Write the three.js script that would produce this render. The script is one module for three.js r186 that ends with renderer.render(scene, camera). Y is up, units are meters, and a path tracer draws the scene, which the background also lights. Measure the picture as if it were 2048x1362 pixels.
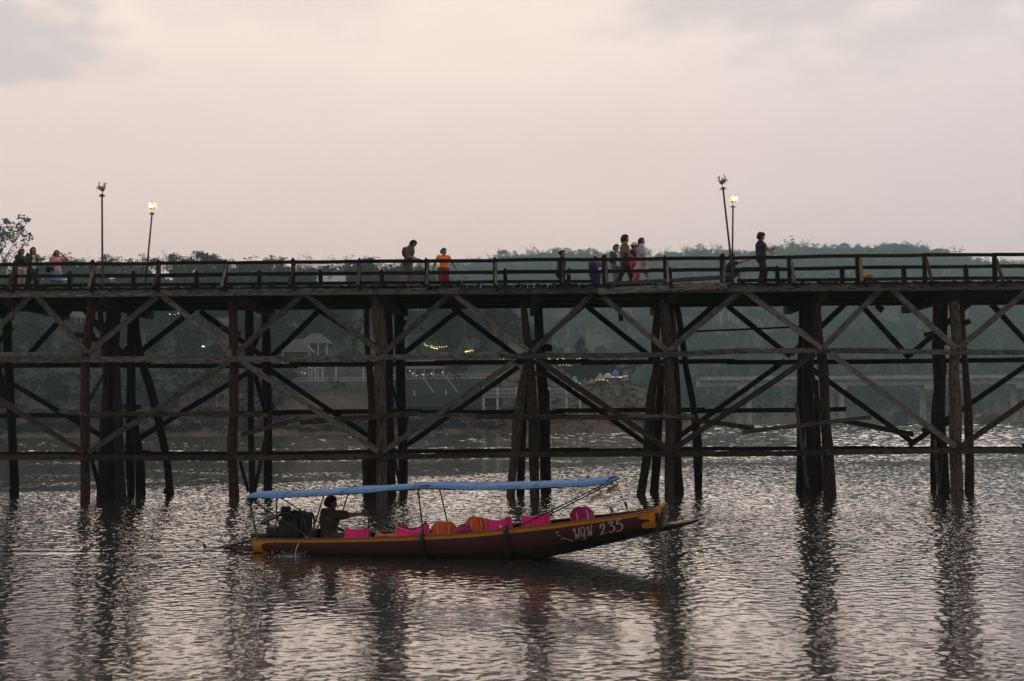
import * as THREE from 'three';
import { mergeGeometries, mergeVertices } from 'three/addons/utils/BufferGeometryUtils.js';
import { ImprovedNoise } from 'three/addons/math/ImprovedNoise.js';

// ───────────────────────── camera, sky, sun, exposure ─────────────────────────
const EYE = 2.55;                                   // eye height above the lake, metres
const scene = new THREE.Scene();
const camera = new THREE.PerspectiveCamera(34.45, 2048 / 1362, 0.5, 3000);
camera.position.set(0, EYE, 0);
camera.rotation.order = 'YXZ';
camera.rotation.x = 0.0723;
camera.rotation.z = -0.0075;
camera.updateProjectionMatrix(); camera.updateMatrixWorld(true);

const renderer = new THREE.WebGLRenderer({ antialias: true });
renderer.toneMapping = THREE.LinearToneMapping;
renderer.toneMappingExposure = 1.0;
renderer.shadowMap.enabled = true;

function mulberry(a) { return () => { a |= 0; a = a + 0x6D2B79F5 | 0; let t = Math.imul(a ^ a >>> 15, 1 | a); t = t + Math.imul(t ^ t >>> 7, 61 | t) ^ t; return ((t ^ t >>> 14) >>> 0) / 4294967296; }; }
const R = mulberry(20240), rr = (a, b, r = R) => a + (b - a) * r();
const perlin = new ImprovedNoise();
const noise = (x, y, z = 0.37) => perlin.noise(x, y, z);
const fbm = (x, y, z = 0.37, n = 5) => { let s = 0, a = 0.5, f = 1; for (let i = 0; i < n; i++) { s += a * perlin.noise(x * f + i * 17.3, y * f - i * 9.1, z * f); a *= 0.5; f *= 2.03; } return s; };
const sstep = (a, b, x) => { const t = Math.min(1, Math.max(0, (x - a) / (b - a))); return t * t * (3 - 2 * t); };
const lerp = (a, b, t) => a + (b - a) * t;
const clamp = (x, a, b) => Math.min(b, Math.max(a, x));

// a hazy, clouded evening sky: pink-beige veil, brighter towards the sunset beyond the bridge, grey-blue cloud scraps
{
  const W = 2048, Hh = 1024, d = new Float32Array(W * Hh * 4);
  const patches = [[-26.2, 18.2, 4.4, 2.6, 1.2], [-21, 17.2, 3.6, .9, .4], [15, 20.8, 8.5, 2.0, 1], [20.5, 18.8, 9, 2.2, .8], [27, 20.6, 8, 3, .9], [-10.5, 20.8, 3.8, 1.6, .4], [-16.4, 20.4, 2.2, .9, .3]];
  for (let j = 0; j < Hh; j++) {
    const el = ((j + 0.5) / Hh - 0.5) * 180;
    for (let i = 0; i < W; i++) {
      const az = ((i + 0.5) / W - 0.5) * 2 * Math.PI;               // x = cos, z = sin
      const front = -Math.sin(az), cosFront = front;                 // 1 straight ahead (-z)
      let dAz = Math.atan2(Math.cos(az), -Math.sin(az)) * 180 / Math.PI; // degrees right of straight ahead
      const e = Math.max(el, 0);
      let t1 = sstep(6, 15, e), t2 = sstep(13, 20.5, e);
      let c = [lerp(lerp(.97, 1.0, t1), 1.10, t2), lerp(lerp(.735, .785, t1), .905, t2), lerp(lerp(.665, .715, t1), .81, t2)];
      const top = sstep(19, 42, e);
      c = [lerp(c[0], 1.15, top), lerp(c[1], 1.0, top), lerp(c[2], .91, top)];
      // cool, lavender to the right
      const rt = sstep(5, 30, Math.abs(dAz + 6) * (dAz > 0 ? 1 : .45));
      c[0] *= 1 - .10 * rt; c[1] *= 1 - .055 * rt; c[2] *= 1 + .015 * rt;
      // cloud scraps
      const ce = Math.cos(el * Math.PI / 180), vx = ce * Math.cos(az), vy = Math.sin(el * Math.PI / 180), vz = ce * Math.sin(az);
      if (el > -2) {
        const n = fbm(vx * 5.2 + 3.1, vy * 15, vz * 5.2, 5), n2 = fbm(vx * 15 + 8, vy * 40, vz * 15, 4);
        let m = 0;
        for (const [pa, pe, wa, we, st] of patches) {
          let da = dAz - pa; if (da > 180) da -= 360; if (da < -180) da += 360;
          const q = Math.pow(da / wa, 2) + Math.pow((el - pe) / we, 2);
          if (q < 6) m = Math.max(m, st * sstep(1.0, .0, q * .55 - n * 1.0 - n2 * 1.3));
        }
        const high = sstep(21, 30, el) * sstep(.0, .28, n + .35 * n2) * .85;   // the same scraps go on overhead
        m = Math.max(m, high);
        const veil = n * .05 + n2 * .025;
        for (let k = 0; k < 3; k++) c[k] *= 1 + veil;
        const g0 = 1 + .35 * top, g = [.74 * g0, .66 * g0, .635 * g0];
        for (let k = 0; k < 3; k++) c[k] = lerp(c[k], Math.min(g[k], c[k] * .95), m * .78);
      }
      const dusk = .70 + .30 * cosFront * Math.cos(Math.min(70, e) * Math.PI / 180) ;
      const f = lerp(1, dusk, sstep(30, 120, Math.abs(dAz)));
      const o = (j * W + i) * 4;
      d[o] = c[0] * f; d[o + 1] = c[1] * f; d[o + 2] = c[2] * f; d[o + 3] = 1;
    }
  }
  const sky = new THREE.DataTexture(d, W, Hh, THREE.RGBAFormat, THREE.FloatType);
  sky.mapping = THREE.EquirectangularReflectionMapping; sky.magFilter = THREE.LinearFilter; sky.minFilter = THREE.LinearFilter; sky.wrapS = THREE.RepeatWrapping; sky.needsUpdate = true;
  scene.background = sky; scene.environment = sky; scene.backgroundIntensity = 1; scene.environmentIntensity = 1;
}
// the low sun behind the cloud veil, beyond the bridge
const sun = new THREE.DirectionalLight(new THREE.Color(1, .81, .66), 0.85);
sun.position.set(5, 110, -240); sun.target.position.set(0, 0, -40); sun.castShadow = true; sun.shadow.radius = 105;
Object.assign(sun.shadow.camera, { left: -60, right: 60, top: 60, bottom: -60, near: 1, far: 600 }); sun.shadow.mapSize.set(2048, 2048);
scene.add(sun, sun.target);
scene.fog = new THREE.FogExp2(new THREE.Color(.64, .95, .99), 0.00038);

// ───────────────────────── helpers ─────────────────────────
// a point of the place from where it is seen: pixel of the 2048 x 1362 photograph and distance in front of the camera plane
const _v = new THREE.Vector3();
function ray(px, py) { return _v.set(px / 1024 - 1, 1 - py / 681, 0.5).unproject(camera).sub(camera.position).clone(); }
function at(px, py, z) { const r = ray(px, py); return r.multiplyScalar(-z / r.z).add(camera.position); }
const used = {};
function numbered(n) { used[n] = (used[n] ?? -1) + 1; return used[n] ? `${n}_${String(used[n]).padStart(3, '0')}` : n; }
function tag(o, label, category, group, kind) { if (label) o.userData.label = label; if (category) o.userData.category = category; if (group) o.userData.group = group; if (kind) o.userData.kind = kind; return o; }
function thing(name, label, category, pos = [0, 0, 0], turn = 0, group) { const g = new THREE.Group(); g.name = numbered(name); g.position.set(...pos); g.rotation.y = turn; scene.add(g); return tag(g, label, category, group); }
function part(name, geo, mat, parent) { const m = new THREE.Mesh(geo, mat); m.name = name; m.castShadow = m.receiveShadow = true; parent.add(m); return m; }
function solo(name, geo, mat, label, category, group, pos) { const m = part(numbered(name), geo, mat, scene); if (pos) m.position.set(...pos); return tag(m, label, category, group); }
function structure(name, geo, mat) { const m = part(name, geo, mat, scene); m.userData.kind = 'structure'; m.userData.label = undefined; return m; }
const col = (r, g, b) => new THREE.Color().setRGB(r, g, b);
const std = (c, rough = .9, extra = {}) => new THREE.MeshStandardMaterial({ color: col(...c), roughness: rough, metalness: 0, ...extra });
function tex(n, m, fn, srgb = false) { // fn(u, v) -> [r, g, b] 0..1
  const d = new Uint8Array(n * m * 4);
  for (let j = 0; j < m; j++) for (let i = 0; i < n; i++) { const c = fn(i / n, j / m), o = (j * n + i) * 4; d[o] = clamp(c[0], 0, 1) * 255; d[o + 1] = clamp(c[1], 0, 1) * 255; d[o + 2] = clamp(c[2], 0, 1) * 255; d[o + 3] = 255; }
  const t = new THREE.DataTexture(d, n, m); t.wrapS = t.wrapT = THREE.RepeatWrapping; t.magFilter = THREE.LinearFilter; t.minFilter = THREE.LinearMipmapLinearFilter; t.generateMipmaps = true; if (srgb) t.colorSpace = THREE.SRGBColorSpace; t.needsUpdate = true; return t;
}
// periodic noise for tiling textures (u, v in 0..1, whole periods)
const pn = (u, v, a, b, s = 0) => { const A = u * 2 * Math.PI, B = v * 2 * Math.PI; return perlin.noise(Math.cos(A) * a + s, Math.sin(A) * a + Math.cos(B) * b, Math.sin(B) * b + s * 1.7); };
// sawn and weathered wood: u along the grain (2 m), v across (0.6 m)
const woodTex = tex(512, 256, (u, v) => {
  const warp = pn(u, v, .5, .8, 3) * .12;
  const grain = pn(u, v + warp, .25, 9, 11) * .5 + pn(u, v + warp, .6, 22, 5) * .45 + pn(u, v, 5, 26, 2) * .25;
  const stain = pn(u, v, 1.1, 1.0, 21) * .55, crack = Math.pow(Math.max(0, pn(u, v + warp, .35, 14, 31)), 2) * 2.2, grime = Math.max(0, pn(u, v, 2.4, 2.6, 45)) * .8;
  const g = clamp(.62 + .34 * grain + .55 * stain - crack - .9 * grime, .06, 1);
  return [g, g * (.97 + .03 * stain), g * (.93 + .06 * stain)];
});
const woodBump = tex(512, 256, (u, v) => { const warp = pn(u, v, .5, .8, 3) * .12; const g = .55 + .3 * pn(u, v + warp, .25, 9, 11) + .22 * pn(u, v + warp, .6, 22, 5) - Math.pow(Math.max(0, pn(u, v + warp, .35, 14, 31)), 2) * 2.5; return [g, g, g]; });
const wood = (c, rough = .88) => new THREE.MeshPhysicalMaterial({ color: col(...c), roughness: rough, specularIntensity: .35, map: woodTex, bumpMap: woodBump, bumpScale: .012 });
const mottle = tex(256, 256, (u, v) => { const g = .74 + .34 * pn(u, v, 1.2, 1.2, 4) + .25 * pn(u, v, 4, 4, 9) + .18 * pn(u, v, 11, 11, 14); return [g, g, g]; });
const concrete = (c) => new THREE.MeshStandardMaterial({ color: col(...c), roughness: .92, map: mottle });
// box with uv in metres (u along its longest side) – shared by all boards
function boxGeo(lx, ly, lz, seg = 1) {
  const g = new THREE.BoxGeometry(lx, ly, lz, seg, 1, 1), p = g.attributes.position, n = g.attributes.normal, uv = g.attributes.uv, o = R() * 7, o2 = R() * 5;
  for (let i = 0; i < p.count; i++) { const x = p.getX(i), y = p.getY(i), z = p.getZ(i); if (Math.abs(n.getX(i)) > .5) uv.setXY(i, (y + o) / 2, (z + o2) / .6); else if (Math.abs(n.getY(i)) > .5) uv.setXY(i, (x + o) / 2, (z + o2) / .6); else uv.setXY(i, (x + o) / 2, (y + o2) / .6); }
  return g;
}
// a board from a to b: width across (in the vertical plane), thickness along z, a little crooked and with rough-cut ends
function board(a, b, width, thick, bow = .015, seg = 5, r = R) {
  const len = a.distanceTo(b), g = boxGeo(len, width, thick, seg), p = g.attributes.position;
  const k1 = rr(-bow, bow, r), k2 = rr(-bow, bow, r), e0 = rr(-.03, .03, r), e1 = rr(-.03, .03, r), ph = r() * 9;
  for (let i = 0; i < p.count; i++) {
    const t = p.getX(i) / len + .5, y = p.getY(i);
    const w = 1 + .07 * noise(t * len * 1.3 + ph, y > 0 ? 3 : 8, ph);
    p.setY(i, y * w + k1 * Math.sin(Math.PI * t) + .006 * noise(t * len * 2, ph)); p.setZ(i, p.getZ(i) + k2 * Math.sin(Math.PI * t) * .6);
    if (t < .001) p.setX(i, p.getX(i) + (y > 0 ? e0 : -e0) * .6); if (t > .999) p.setX(i, p.getX(i) + (y > 0 ? e1 : -e1) * .6);
  }
  const dx = b.clone().sub(a).normalize(), up = Math.abs(dx.z) > .95 ? new THREE.Vector3(0, 1, 0) : new THREE.Vector3(0, 0, 1), dy = up.clone().cross(dx).normalize(), dz = dx.clone().cross(dy);
  g.applyMatrix4(new THREE.Matrix4().makeBasis(dx, dy, dz).setPosition(a.clone().add(b).multiplyScalar(.5)));
  g.computeVertexNormals(); return g;
}
// a rough trunk through points {p, r}
function trunk(pts, radial = 9, rough = .12, sub = 3, r = R) {
  const curve = new THREE.CatmullRomCurve3(pts.map(q => q.p)), N = (pts.length - 1) * sub, ph = r() * 50;
  const lens = [0]; for (let i = 1; i < pts.length; i++) lens.push(lens[i - 1] + 1 / (pts.length - 1));
  const P = [], UV = [], I = []; let dist = 0, prev = null;
  for (let i = 0; i <= N; i++) {
    const t = i / N, c = curve.getPoint(t), d = curve.getTangent(t), s = t * (pts.length - 1), k = Math.min(pts.length - 2, Math.floor(s)), rad = lerp(pts[k].r, pts[k + 1].r, s - k);
    if (prev) dist += c.distanceTo(prev); prev = c;
    const ax = Math.abs(d.y) > .9 ? new THREE.Vector3(0, 0, 1) : new THREE.Vector3(0, 1, 0), u = ax.clone().cross(d).normalize(), w = d.clone().cross(u);
    for (let j = 0; j <= radial; j++) {
      const a = j / radial * 2 * Math.PI, q = rad * (1 + rough * 1.6 * noise(Math.cos(a) * 1.4 + ph, Math.sin(a) * 1.4, dist * 1.1 + ph) + rough * .8 * noise(Math.cos(a) * 4 + ph, Math.sin(a) * 4, dist * .6));
      P.push(c.x + (u.x * Math.cos(a) + w.x * Math.sin(a)) * q, c.y + (u.y * Math.cos(a) + w.y * Math.sin(a)) * q, c.z + (u.z * Math.cos(a) + w.z * Math.sin(a)) * q);
      UV.push((dist + ph) / 2, (j / radial * rad * 6.28 + ph) / .6);
    }
  }
  const n = radial + 1;
  for (let i = 0; i < N; i++) for (let j = 0; j < radial; j++) { const a = i * n + j; I.push(a, a + 1, a + n, a + 1, a + n + 1, a + n); }
  const g = new THREE.BufferGeometry(); g.setAttribute('position', new THREE.Float32BufferAttribute(P, 3)); g.setAttribute('uv', new THREE.Float32BufferAttribute(UV, 2));
  // caps
  const base = P.length / 3; const c0 = pts[0].p, c1 = pts[pts.length - 1].p;
  P.push(c0.x, c0.y, c0.z, c1.x, c1.y, c1.z); UV.push(0, 0, 0, 0);
  for (let j = 0; j < radial; j++) { I.push(base, j + 1, j, base + 1, N * n + j, N * n + j + 1); }
  g.setAttribute('position', new THREE.Float32BufferAttribute(P, 3)); g.setAttribute('uv', new THREE.Float32BufferAttribute(UV, 2)); g.setIndex(I); g.computeVertexNormals(); return g;
}
const V = (x, y, z) => new THREE.Vector3(x, y, z);
function rod(a, b, r0, r1 = r0, seg = 6) { const len = a.distanceTo(b), g = new THREE.CylinderGeometry(r1, r0, len, seg, 1); g.applyQuaternion(new THREE.Quaternion().setFromUnitVectors(V(0, 1, 0), b.clone().sub(a).normalize())); g.translate((a.x + b.x) / 2, (a.y + b.y) / 2, (a.z + b.z) / 2); return g; }
function tube(pts, r, seg = 16, rad = 6) { return new THREE.TubeGeometry(new THREE.CatmullRomCurve3(pts), seg, r, rad, false); }
const merge = (list) => mergeGeometries(list.map(g => { const q = g.index ? g.toNonIndexed() : g; return q; }), false);
// ───────────────────────── water ─────────────────────────
function fft1(re, im, n, inv) { for (let i = 1, j = 0; i < n; i++) { let b = n >> 1; for (; j & b; b >>= 1) j ^= b; j ^= b; if (i < j) { [re[i], re[j]] = [re[j], re[i]]; [im[i], im[j]] = [im[j], im[i]]; } }
  for (let len = 2; len <= n; len <<= 1) { const a = 2 * Math.PI / len * (inv ? 1 : -1), wr = Math.cos(a), wi = Math.sin(a); for (let i = 0; i < n; i += len) { let cr = 1, ci = 0; for (let k = 0; k < len / 2; k++) { const p = i + k, q = p + len / 2, xr = re[q] * cr - im[q] * ci, xi = re[q] * ci + im[q] * cr; re[q] = re[p] - xr; im[q] = im[p] - xi; re[p] += xr; im[p] += xi; const t = cr * wr - ci * wi; ci = cr * wi + ci * wr; cr = t; } } } }
function waveTile(N, L, lmin, lmax, peak, dir, spread, seed) { // heights of a tiling patch of wind ripples, rms slope 1
  const r = mulberry(seed), re = new Float64Array(N * N), im = new Float64Array(N * N); let slope = 0;
  for (let j = 0; j < N; j++) for (let i = 0; i < N; i++) {
    const kx = (i < N / 2 ? i : i - N) * 2 * Math.PI / L, kz = (j < N / 2 ? j : j - N) * 2 * Math.PI / L, k = Math.hypot(kx, kz); if (k < 1e-6) continue;
    const lam = 2 * Math.PI / k; const g1 = Math.sqrt(-2 * Math.log(r() + 1e-12)), g2 = r() * 2 * Math.PI; if (lam < lmin || lam > lmax) continue;
    const c = Math.cos(Math.atan2(kz, kx) - dir), w = spread + (1 - spread) * c * c;
    const amp = Math.exp(-Math.pow(Math.log(lam / peak), 2) / .9) * lam * Math.sqrt(w) / k * Math.sqrt(k);
    re[j * N + i] = amp * g1 * Math.cos(g2); im[j * N + i] = amp * g1 * Math.sin(g2); slope += amp * amp * k * k;
  }
  const a = new Float64Array(N), b = new Float64Array(N);
  for (let j = 0; j < N; j++) fft1(re.subarray(j * N, j * N + N), im.subarray(j * N, j * N + N), N, true);
  for (let i = 0; i < N; i++) { for (let j = 0; j < N; j++) { a[j] = re[j * N + i]; b[j] = im[j * N + i]; } fft1(a, b, N, true); for (let j = 0; j < N; j++) re[j * N + i] = a[j]; }
  const s = 1 / Math.sqrt(slope), out = new Float32Array(N * N); for (let i = 0; i < N * N; i++) out[i] = re[i] * s; return { N, L, h: out };
}
function sampleTile(t, x, z) { const u = x / t.L * t.N, v = z / t.L * t.N, i = Math.floor(u), j = Math.floor(v), fu = u - i, fv = v - j, m = t.N - 1, i0 = i & m, i1 = (i + 1) & m, j0 = (j & m) * t.N, j1 = ((j + 1) & m) * t.N; return lerp(lerp(t.h[j0 + i0], t.h[j0 + i1], fu), lerp(t.h[j1 + i0], t.h[j1 + i1], fu), fv); }
const ripples = waveTile(512, 12, .09, 1.3, .21, 1.25, .35, 7);
function zLine(x) { const X = [-80, -19, -10.8, -.6, 17.7, 30], Z = [34, 40.8, 45.5, 53.5, 82, 112]; if (x <= X[0]) return Z[0]; for (let i = 1; i < X.length; i++) if (x <= X[i]) return lerp(Z[i - 1], Z[i], (x - X[i - 1]) / (X[i] - X[i - 1])); return Z[5] + (x - 30) * 3; }
// how much wind there is on the water: the lee of the wooded shore is nearly still, with cat's-paws across it
function wind(x, z) {
  const d = -z, gust = 1 + .30 * noise(x * .09, z * .05, 2) + .22 * noise(x * .33, z * .14, 7);
  let lee = sstep(-.8, 1.2, d - zLine(x) - 1.4 * noise(x * .35, z * .3, 4)) * sstep(.285, .235, x / Math.max(d, 1) + .02 * noise(x * .2, z * .08, 9));
  lee *= sstep(12, 22, 212 + x * .05 - d + 5 * noise(x * .06, 3.3, 1) + sstep(-22, -6, x) * -6 + sstep(-20, -35, x) * 40);
  const paws = sstep(.05, .4, noise(x * .22, z * .16, 13) + .5 * noise(x * .6, z * .5, 3));
  return lerp(gust, .42 + .40 * paws, lee) ;
}
{
  const zs = []; for (const z of [60, 25, 8, 0, -4, -6.5]) zs.push(z);
  let z = 7.6; while (z < 530) { zs.push(-z); z += z < 20 ? .022 + .0011 * z : z < 40 ? .046 + .0017 * (z - 20) : z < 90 ? .08 + .0035 * (z - 40) : .255 + .008 * (z - 90); }
  const C = 620, rows = zs.length, P = new Float32Array(rows * (C + 1) * 3), UV = new Float32Array(rows * (C + 1) * 2), Nn = new Float32Array(rows * (C + 1) * 3), I = new Uint32Array((rows - 1) * C * 6);
  const ca = Math.cos(.7), sa = Math.sin(.7);
  const ampAt = (d) => lerp(.036, .112, sstep(12, 31, d)) + .028 * sstep(55, 110, d);
  const height = (x, zz) => {
    const d = -zz; if (d < 6.4) return 0; const w = wind(x, zz); if (d > 528) return 0;
    // longer waves build up out on the open lake
    const lv = clamp(Math.log2(d / lerp(48, 21, sstep(50, 105, d))), 0, 4.4), l0 = Math.floor(lv), f = sstep(.2, .8, lv - l0);
    const wave = (s) => { const X = x / s, Z = zz / s; return s * (sampleTile(ripples, X, Z) * .8 + sampleTile(ripples, (X * ca - Z * sa) * 1.31 + 5, (X * sa + Z * ca) * 1.31) * .55 / 1.31 + sampleTile(ripples, (X * sa + Z * ca) * .42, (X * ca - Z * sa) * .42) * .16 / .42); };
    const q = Math.pow(2, l0); // the smoothed strip of the boat's wake with its two low ridges
    const wk = x < -4.6 && d > 19 && d < 26 ? Math.exp(-Math.pow((d - 22.1) / (.30 + .035 * (-4.6 - x)), 2)) : 0, ridge = wk > .02 ? .012 * wk * Math.sin((d - 22.1) * 7 + x * .4) : 0;
    return ridge + (1 - .72 * wk) * ampAt(d) * w * (f <= 0 ? wave(q) : f >= 1 ? wave(2 * q) : wave(q) * (1 - f) + wave(2 * q) * f);
  };
  for (let j = 0; j < rows; j++) {
    const zz = zs[j], half = zz > -6 ? 90 : Math.max(.60 * -zz + 3, 6);
    for (let i = 0; i <= C; i++) {
      const x = (i / C * 2 - 1) * (zz > -7 ? 60 : half), o = j * (C + 1) + i, h = height(x, zz), e = zz > -25 ? .02 : zz > -60 ? .04 : .1;
      P[o * 3] = x; P[o * 3 + 1] = h; P[o * 3 + 2] = zz; UV[o * 2] = x / 6.3; UV[o * 2 + 1] = -zz / 6.3;
      const hx = (height(x + e, zz) - h) / e, hz = (height(x, zz + e) - h) / e, q = 1 / Math.hypot(hx, hz, 1); Nn[o * 3] = -hx * q; Nn[o * 3 + 1] = q; Nn[o * 3 + 2] = -hz * q;
    }
  }
  let k = 0; for (let j = 0; j < rows - 1; j++) for (let i = 0; i < C; i++) { const a = j * (C + 1) + i, b = a + C + 1; I[k++] = a; I[k++] = a + 1; I[k++] = b; I[k++] = a + 1; I[k++] = b + 1; I[k++] = b; }
  const g = new THREE.BufferGeometry(); g.setAttribute('position', new THREE.BufferAttribute(P, 3)); g.setAttribute('normal', new THREE.BufferAttribute(Nn, 3)); g.setAttribute('uv', new THREE.BufferAttribute(UV, 2)); g.setIndex(new THREE.BufferAttribute(I, 1));
  const fine = waveTile(512, 6.3, .035, .3, .09, 1.1, .5, 91), N = 512, px = 6.3 / N;
  const nt = tex(N, N, (u, v) => { const i = Math.round(u * N), j = Math.round(v * N), m = N - 1, H = (a, b) => fine.h[((b & m) * N) + (a & m)]; const sx = (H(i + 1, j) - H(i - 1, j)) / (2 * px), sz = (H(i, j - 1) - H(i, j + 1)) / (2 * px); const k2 = .05 / Math.hypot(1, sx * .05, sz * .05); return [.5 - sx * k2 * .5, .5 + sz * k2 * .5 * -1, .5 + .5 / Math.hypot(1, sx * .05, sz * .05)]; });
  const m = new THREE.MeshPhysicalMaterial({ color: col(.030, .030, .027), roughness: .08, ior: 1.333, clearcoat: .9, clearcoatRoughness: .08, normalMap: nt });
  m.normalScale.set(.35, .35);
  structure('lake_water', g, m);
  console.log('water rows', rows, 'tris', (rows - 1) * C * 2);
}

// ───────────────────────── banks and hills ─────────────────────────
function shoreZ(x) { const X = [-500, -95, 5, 22, 34, 44, 54, 78, 600], Z = [200, 207, 219, 226, 236, 256, 310, 500, 492]; for (let i = 1; i < X.length; i++) if (x <= X[i]) { const t = (x - X[i - 1]) / (X[i] - X[i - 1]); return lerp(Z[i - 1], Z[i], t * t * (3 - 2 * t)); } return 492; }
function ground(x, z) { // height above the lake of the land at (x, -z)
  const d = z - shoreZ(x) + 3 * noise(x * .07, z * .07, 5);
  // near hill on the left, running out into a spur
  const edge = lerp(60, 0, sstep(-48, 40, x)) + 6 * noise(x * .03, 7, z * .02);
  let near = d < 0 ? d * .35 : d < 8 ? d * .40 : d < 30 ? 3.2 + (d - 8) * .375 : 11.5 + (d - 30) * .28;
  if (d > 0) { const cap = Math.max(edge, 1.2 + 11 * sstep(54, 24, x)); near = near < cap * .8 ? near : cap * (1 - .2 * Math.exp(-(near - cap * .8) / (cap * .2 + .01))); near += .5 * noise(x * .2, z * .2) * sstep(2, 8, d); }
  if (z > 400) near = Math.min(near, lerp(near, 8, sstep(400, 520, z)));
  const d2 = z - 494 + 6 * noise(x * .02, z * .02, 8), u = x * 1300 / z, t = d2 / 800;
  const crest = 187 + 8 * sstep(250, 380, u) - 25 * sstep(450, 610, u) - 16 * sstep(20, -135, u) + 5 * noise(u * .011, 3, 2);
  let far = d2 < 0 ? d2 * .3 : crest * (t < 1 ? t * (1.18 - .18 * t) : 1) * (1 - .45 * sstep(1, 1.45, t));
  if (d2 > 0) far += (9 * noise(x * .011, z * .011, 4) + 5 * noise(x * .03, z * .02, 4)) * sstep(10, 120, d2) * sstep(1.0, .75, t);
  return Math.max(near, far, -4);
}
{
  const x0 = -560, x1 = 860, z0 = 193, z1 = 1690, sx = 4, nx = Math.round((x1 - x0) / sx), zs = []; for (let z = z0; z < z1; z += z < 300 ? 1.6 : z < 520 ? 4 : 8) zs.push(z);
  const P = [], C = [], I = [], UV = [];
  for (const z of zs) for (let i = 0; i <= nx; i++) {
    const x = x0 + i * sx, h = ground(x, z); P.push(x, h, -z); UV.push(x / 12, z / 12);
    const n = .5 + .9 * fbm(x * .05, z * .05, 3, 4), d = z - shoreZ(x), soil = sstep(40, 12, d + 18 * (n - .5)) * sstep(-130, -20, x) + .75 * sstep(14, 2, d) * sstep(-20, -130, x), q = clamp(.75 + .5 * fbm(x * .3, z * .3, 9, 3), .4, 1.3);
    const gg = d > 150 ? 2.2 : 1, a = [.018 * q * gg, .028 * q * gg, .015 * q * gg], b = [.115 * q, .062 * q, .036 * q], k = clamp(soil, 0, 1);  // land far behind the shore paler: haze put into its vertex colour
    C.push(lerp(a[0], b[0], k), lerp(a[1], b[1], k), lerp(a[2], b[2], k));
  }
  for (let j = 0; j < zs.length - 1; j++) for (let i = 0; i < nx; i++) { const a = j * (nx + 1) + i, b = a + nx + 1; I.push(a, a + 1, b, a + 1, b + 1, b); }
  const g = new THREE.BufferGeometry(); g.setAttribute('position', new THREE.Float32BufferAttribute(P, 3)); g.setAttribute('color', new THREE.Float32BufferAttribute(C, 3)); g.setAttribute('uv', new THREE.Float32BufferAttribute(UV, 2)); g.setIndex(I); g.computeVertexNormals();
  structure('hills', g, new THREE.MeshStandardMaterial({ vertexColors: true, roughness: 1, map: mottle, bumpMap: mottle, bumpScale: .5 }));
}

// ───────────────────────── trees ─────────────────────────
function leafCloud(clumps, perClump, size, r, tone) { // many leaf-sized faces, gathered in clumps
  const P = [], C = [], Nn = [], I = []; let k = 0; const q = new THREE.Quaternion(), a = V(0, 0, 0), b = V(0, 0, 0), n = V(0, 0, 0), e = new THREE.Euler();
  for (const c of clumps) { const tc = .75 + .5 * r();
    for (let i = 0; i < perClump; i++) {
      const th = r() * 6.283, u = r() * 2 - 1, rad = c.r * Math.cbrt(.25 + .75 * r()), s = Math.sqrt(1 - u * u), x = c.p.x + rad * s * Math.cos(th), y = c.p.y + rad * u * .75, z = c.p.z + rad * s * Math.sin(th);
      e.set((r() - .5) * 2.2, r() * 6.28, (r() - .5) * 2.2); q.setFromEuler(e); const w = size * (.6 + .8 * r());
      a.set(w * .5, 0, 0).applyQuaternion(q); b.set(0, 0, w * .8).applyQuaternion(q); n.set(0, 1, 0).applyQuaternion(q);
      const pts = [[-1, -.4], [0, -1], [1, -.3], [.55, .9], [-.5, .8]], t = tc * (.8 + .4 * r()), warm = r() * .25;
      for (const [f, h] of pts) { P.push(x + a.x * f + b.x * h * .6, y + a.y * f + b.y * h * .6 - .1 * w * h * h, z + a.z * f + b.z * h * .6); Nn.push(n.x, n.y, n.z); C.push(tone[0] * t * (1 + warm), tone[1] * t, tone[2] * t * (1 - warm)); }
      I.push(k, k + 1, k + 2, k, k + 2, k + 3, k, k + 3, k + 4); k += 5;
    } }
  const g = new THREE.BufferGeometry(); g.setAttribute('position', new THREE.Float32BufferAttribute(P, 3)); g.setAttribute('normal', new THREE.Float32BufferAttribute(Nn, 3)); g.setAttribute('color', new THREE.Float32BufferAttribute(C, 3)); g.setIndex(I); return g;
}
function limbTree(H, r, opt) { // trunk and limbs as tapered rods; returns the geometry and the limb ends
  const rods = [], ends = [];
  const grow = (p, d, len, rad, lvl) => {
    let q = p.clone(), dir = d.clone(); const n = 2;
    for (let i = 0; i < n; i++) { const nd = dir.clone().add(V((r() - .5) * .35, .12 + (r() - .3) * .15, (r() - .5) * .35)).normalize(), e = q.clone().addScaledVector(nd, len / n); rods.push(rod(q, e, rad * (1 - .25 * i), rad * (1 - .25 * (i + 1)), lvl > 1 ? 3 : 5)); q = e; dir = nd; }
    if (lvl >= opt.levels) { ends.push(q); return; }
    const kids = lvl === 0 ? opt.first : opt.kids;
    for (let i = 0; i < kids; i++) { const a = (i + r() * .7) / kids * 6.283, sp = opt.spread * (.6 + .7 * r()); const nd = dir.clone().add(V(Math.cos(a) * sp, (r() - .25) * .45, Math.sin(a) * sp)).normalize(); grow(lvl === 0 && i % 2 ? p.clone().lerp(q, .55 + .4 * r()) : q, nd, len * (.52 + .3 * r()) * opt.shrink, rad * .5, lvl + 1); }
    ends.push(q);
  };
  grow(V(0, -.6, 0), V((r() - .5) * .12, 1, (r() - .5) * .12), H * opt.bole, H * opt.thick, 0);
  return { geo: merge(rods), ends };
}
const barkM = std([.07, .06, .052], .95), paleBarkM = std([.16, .145, .13], .95);
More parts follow.
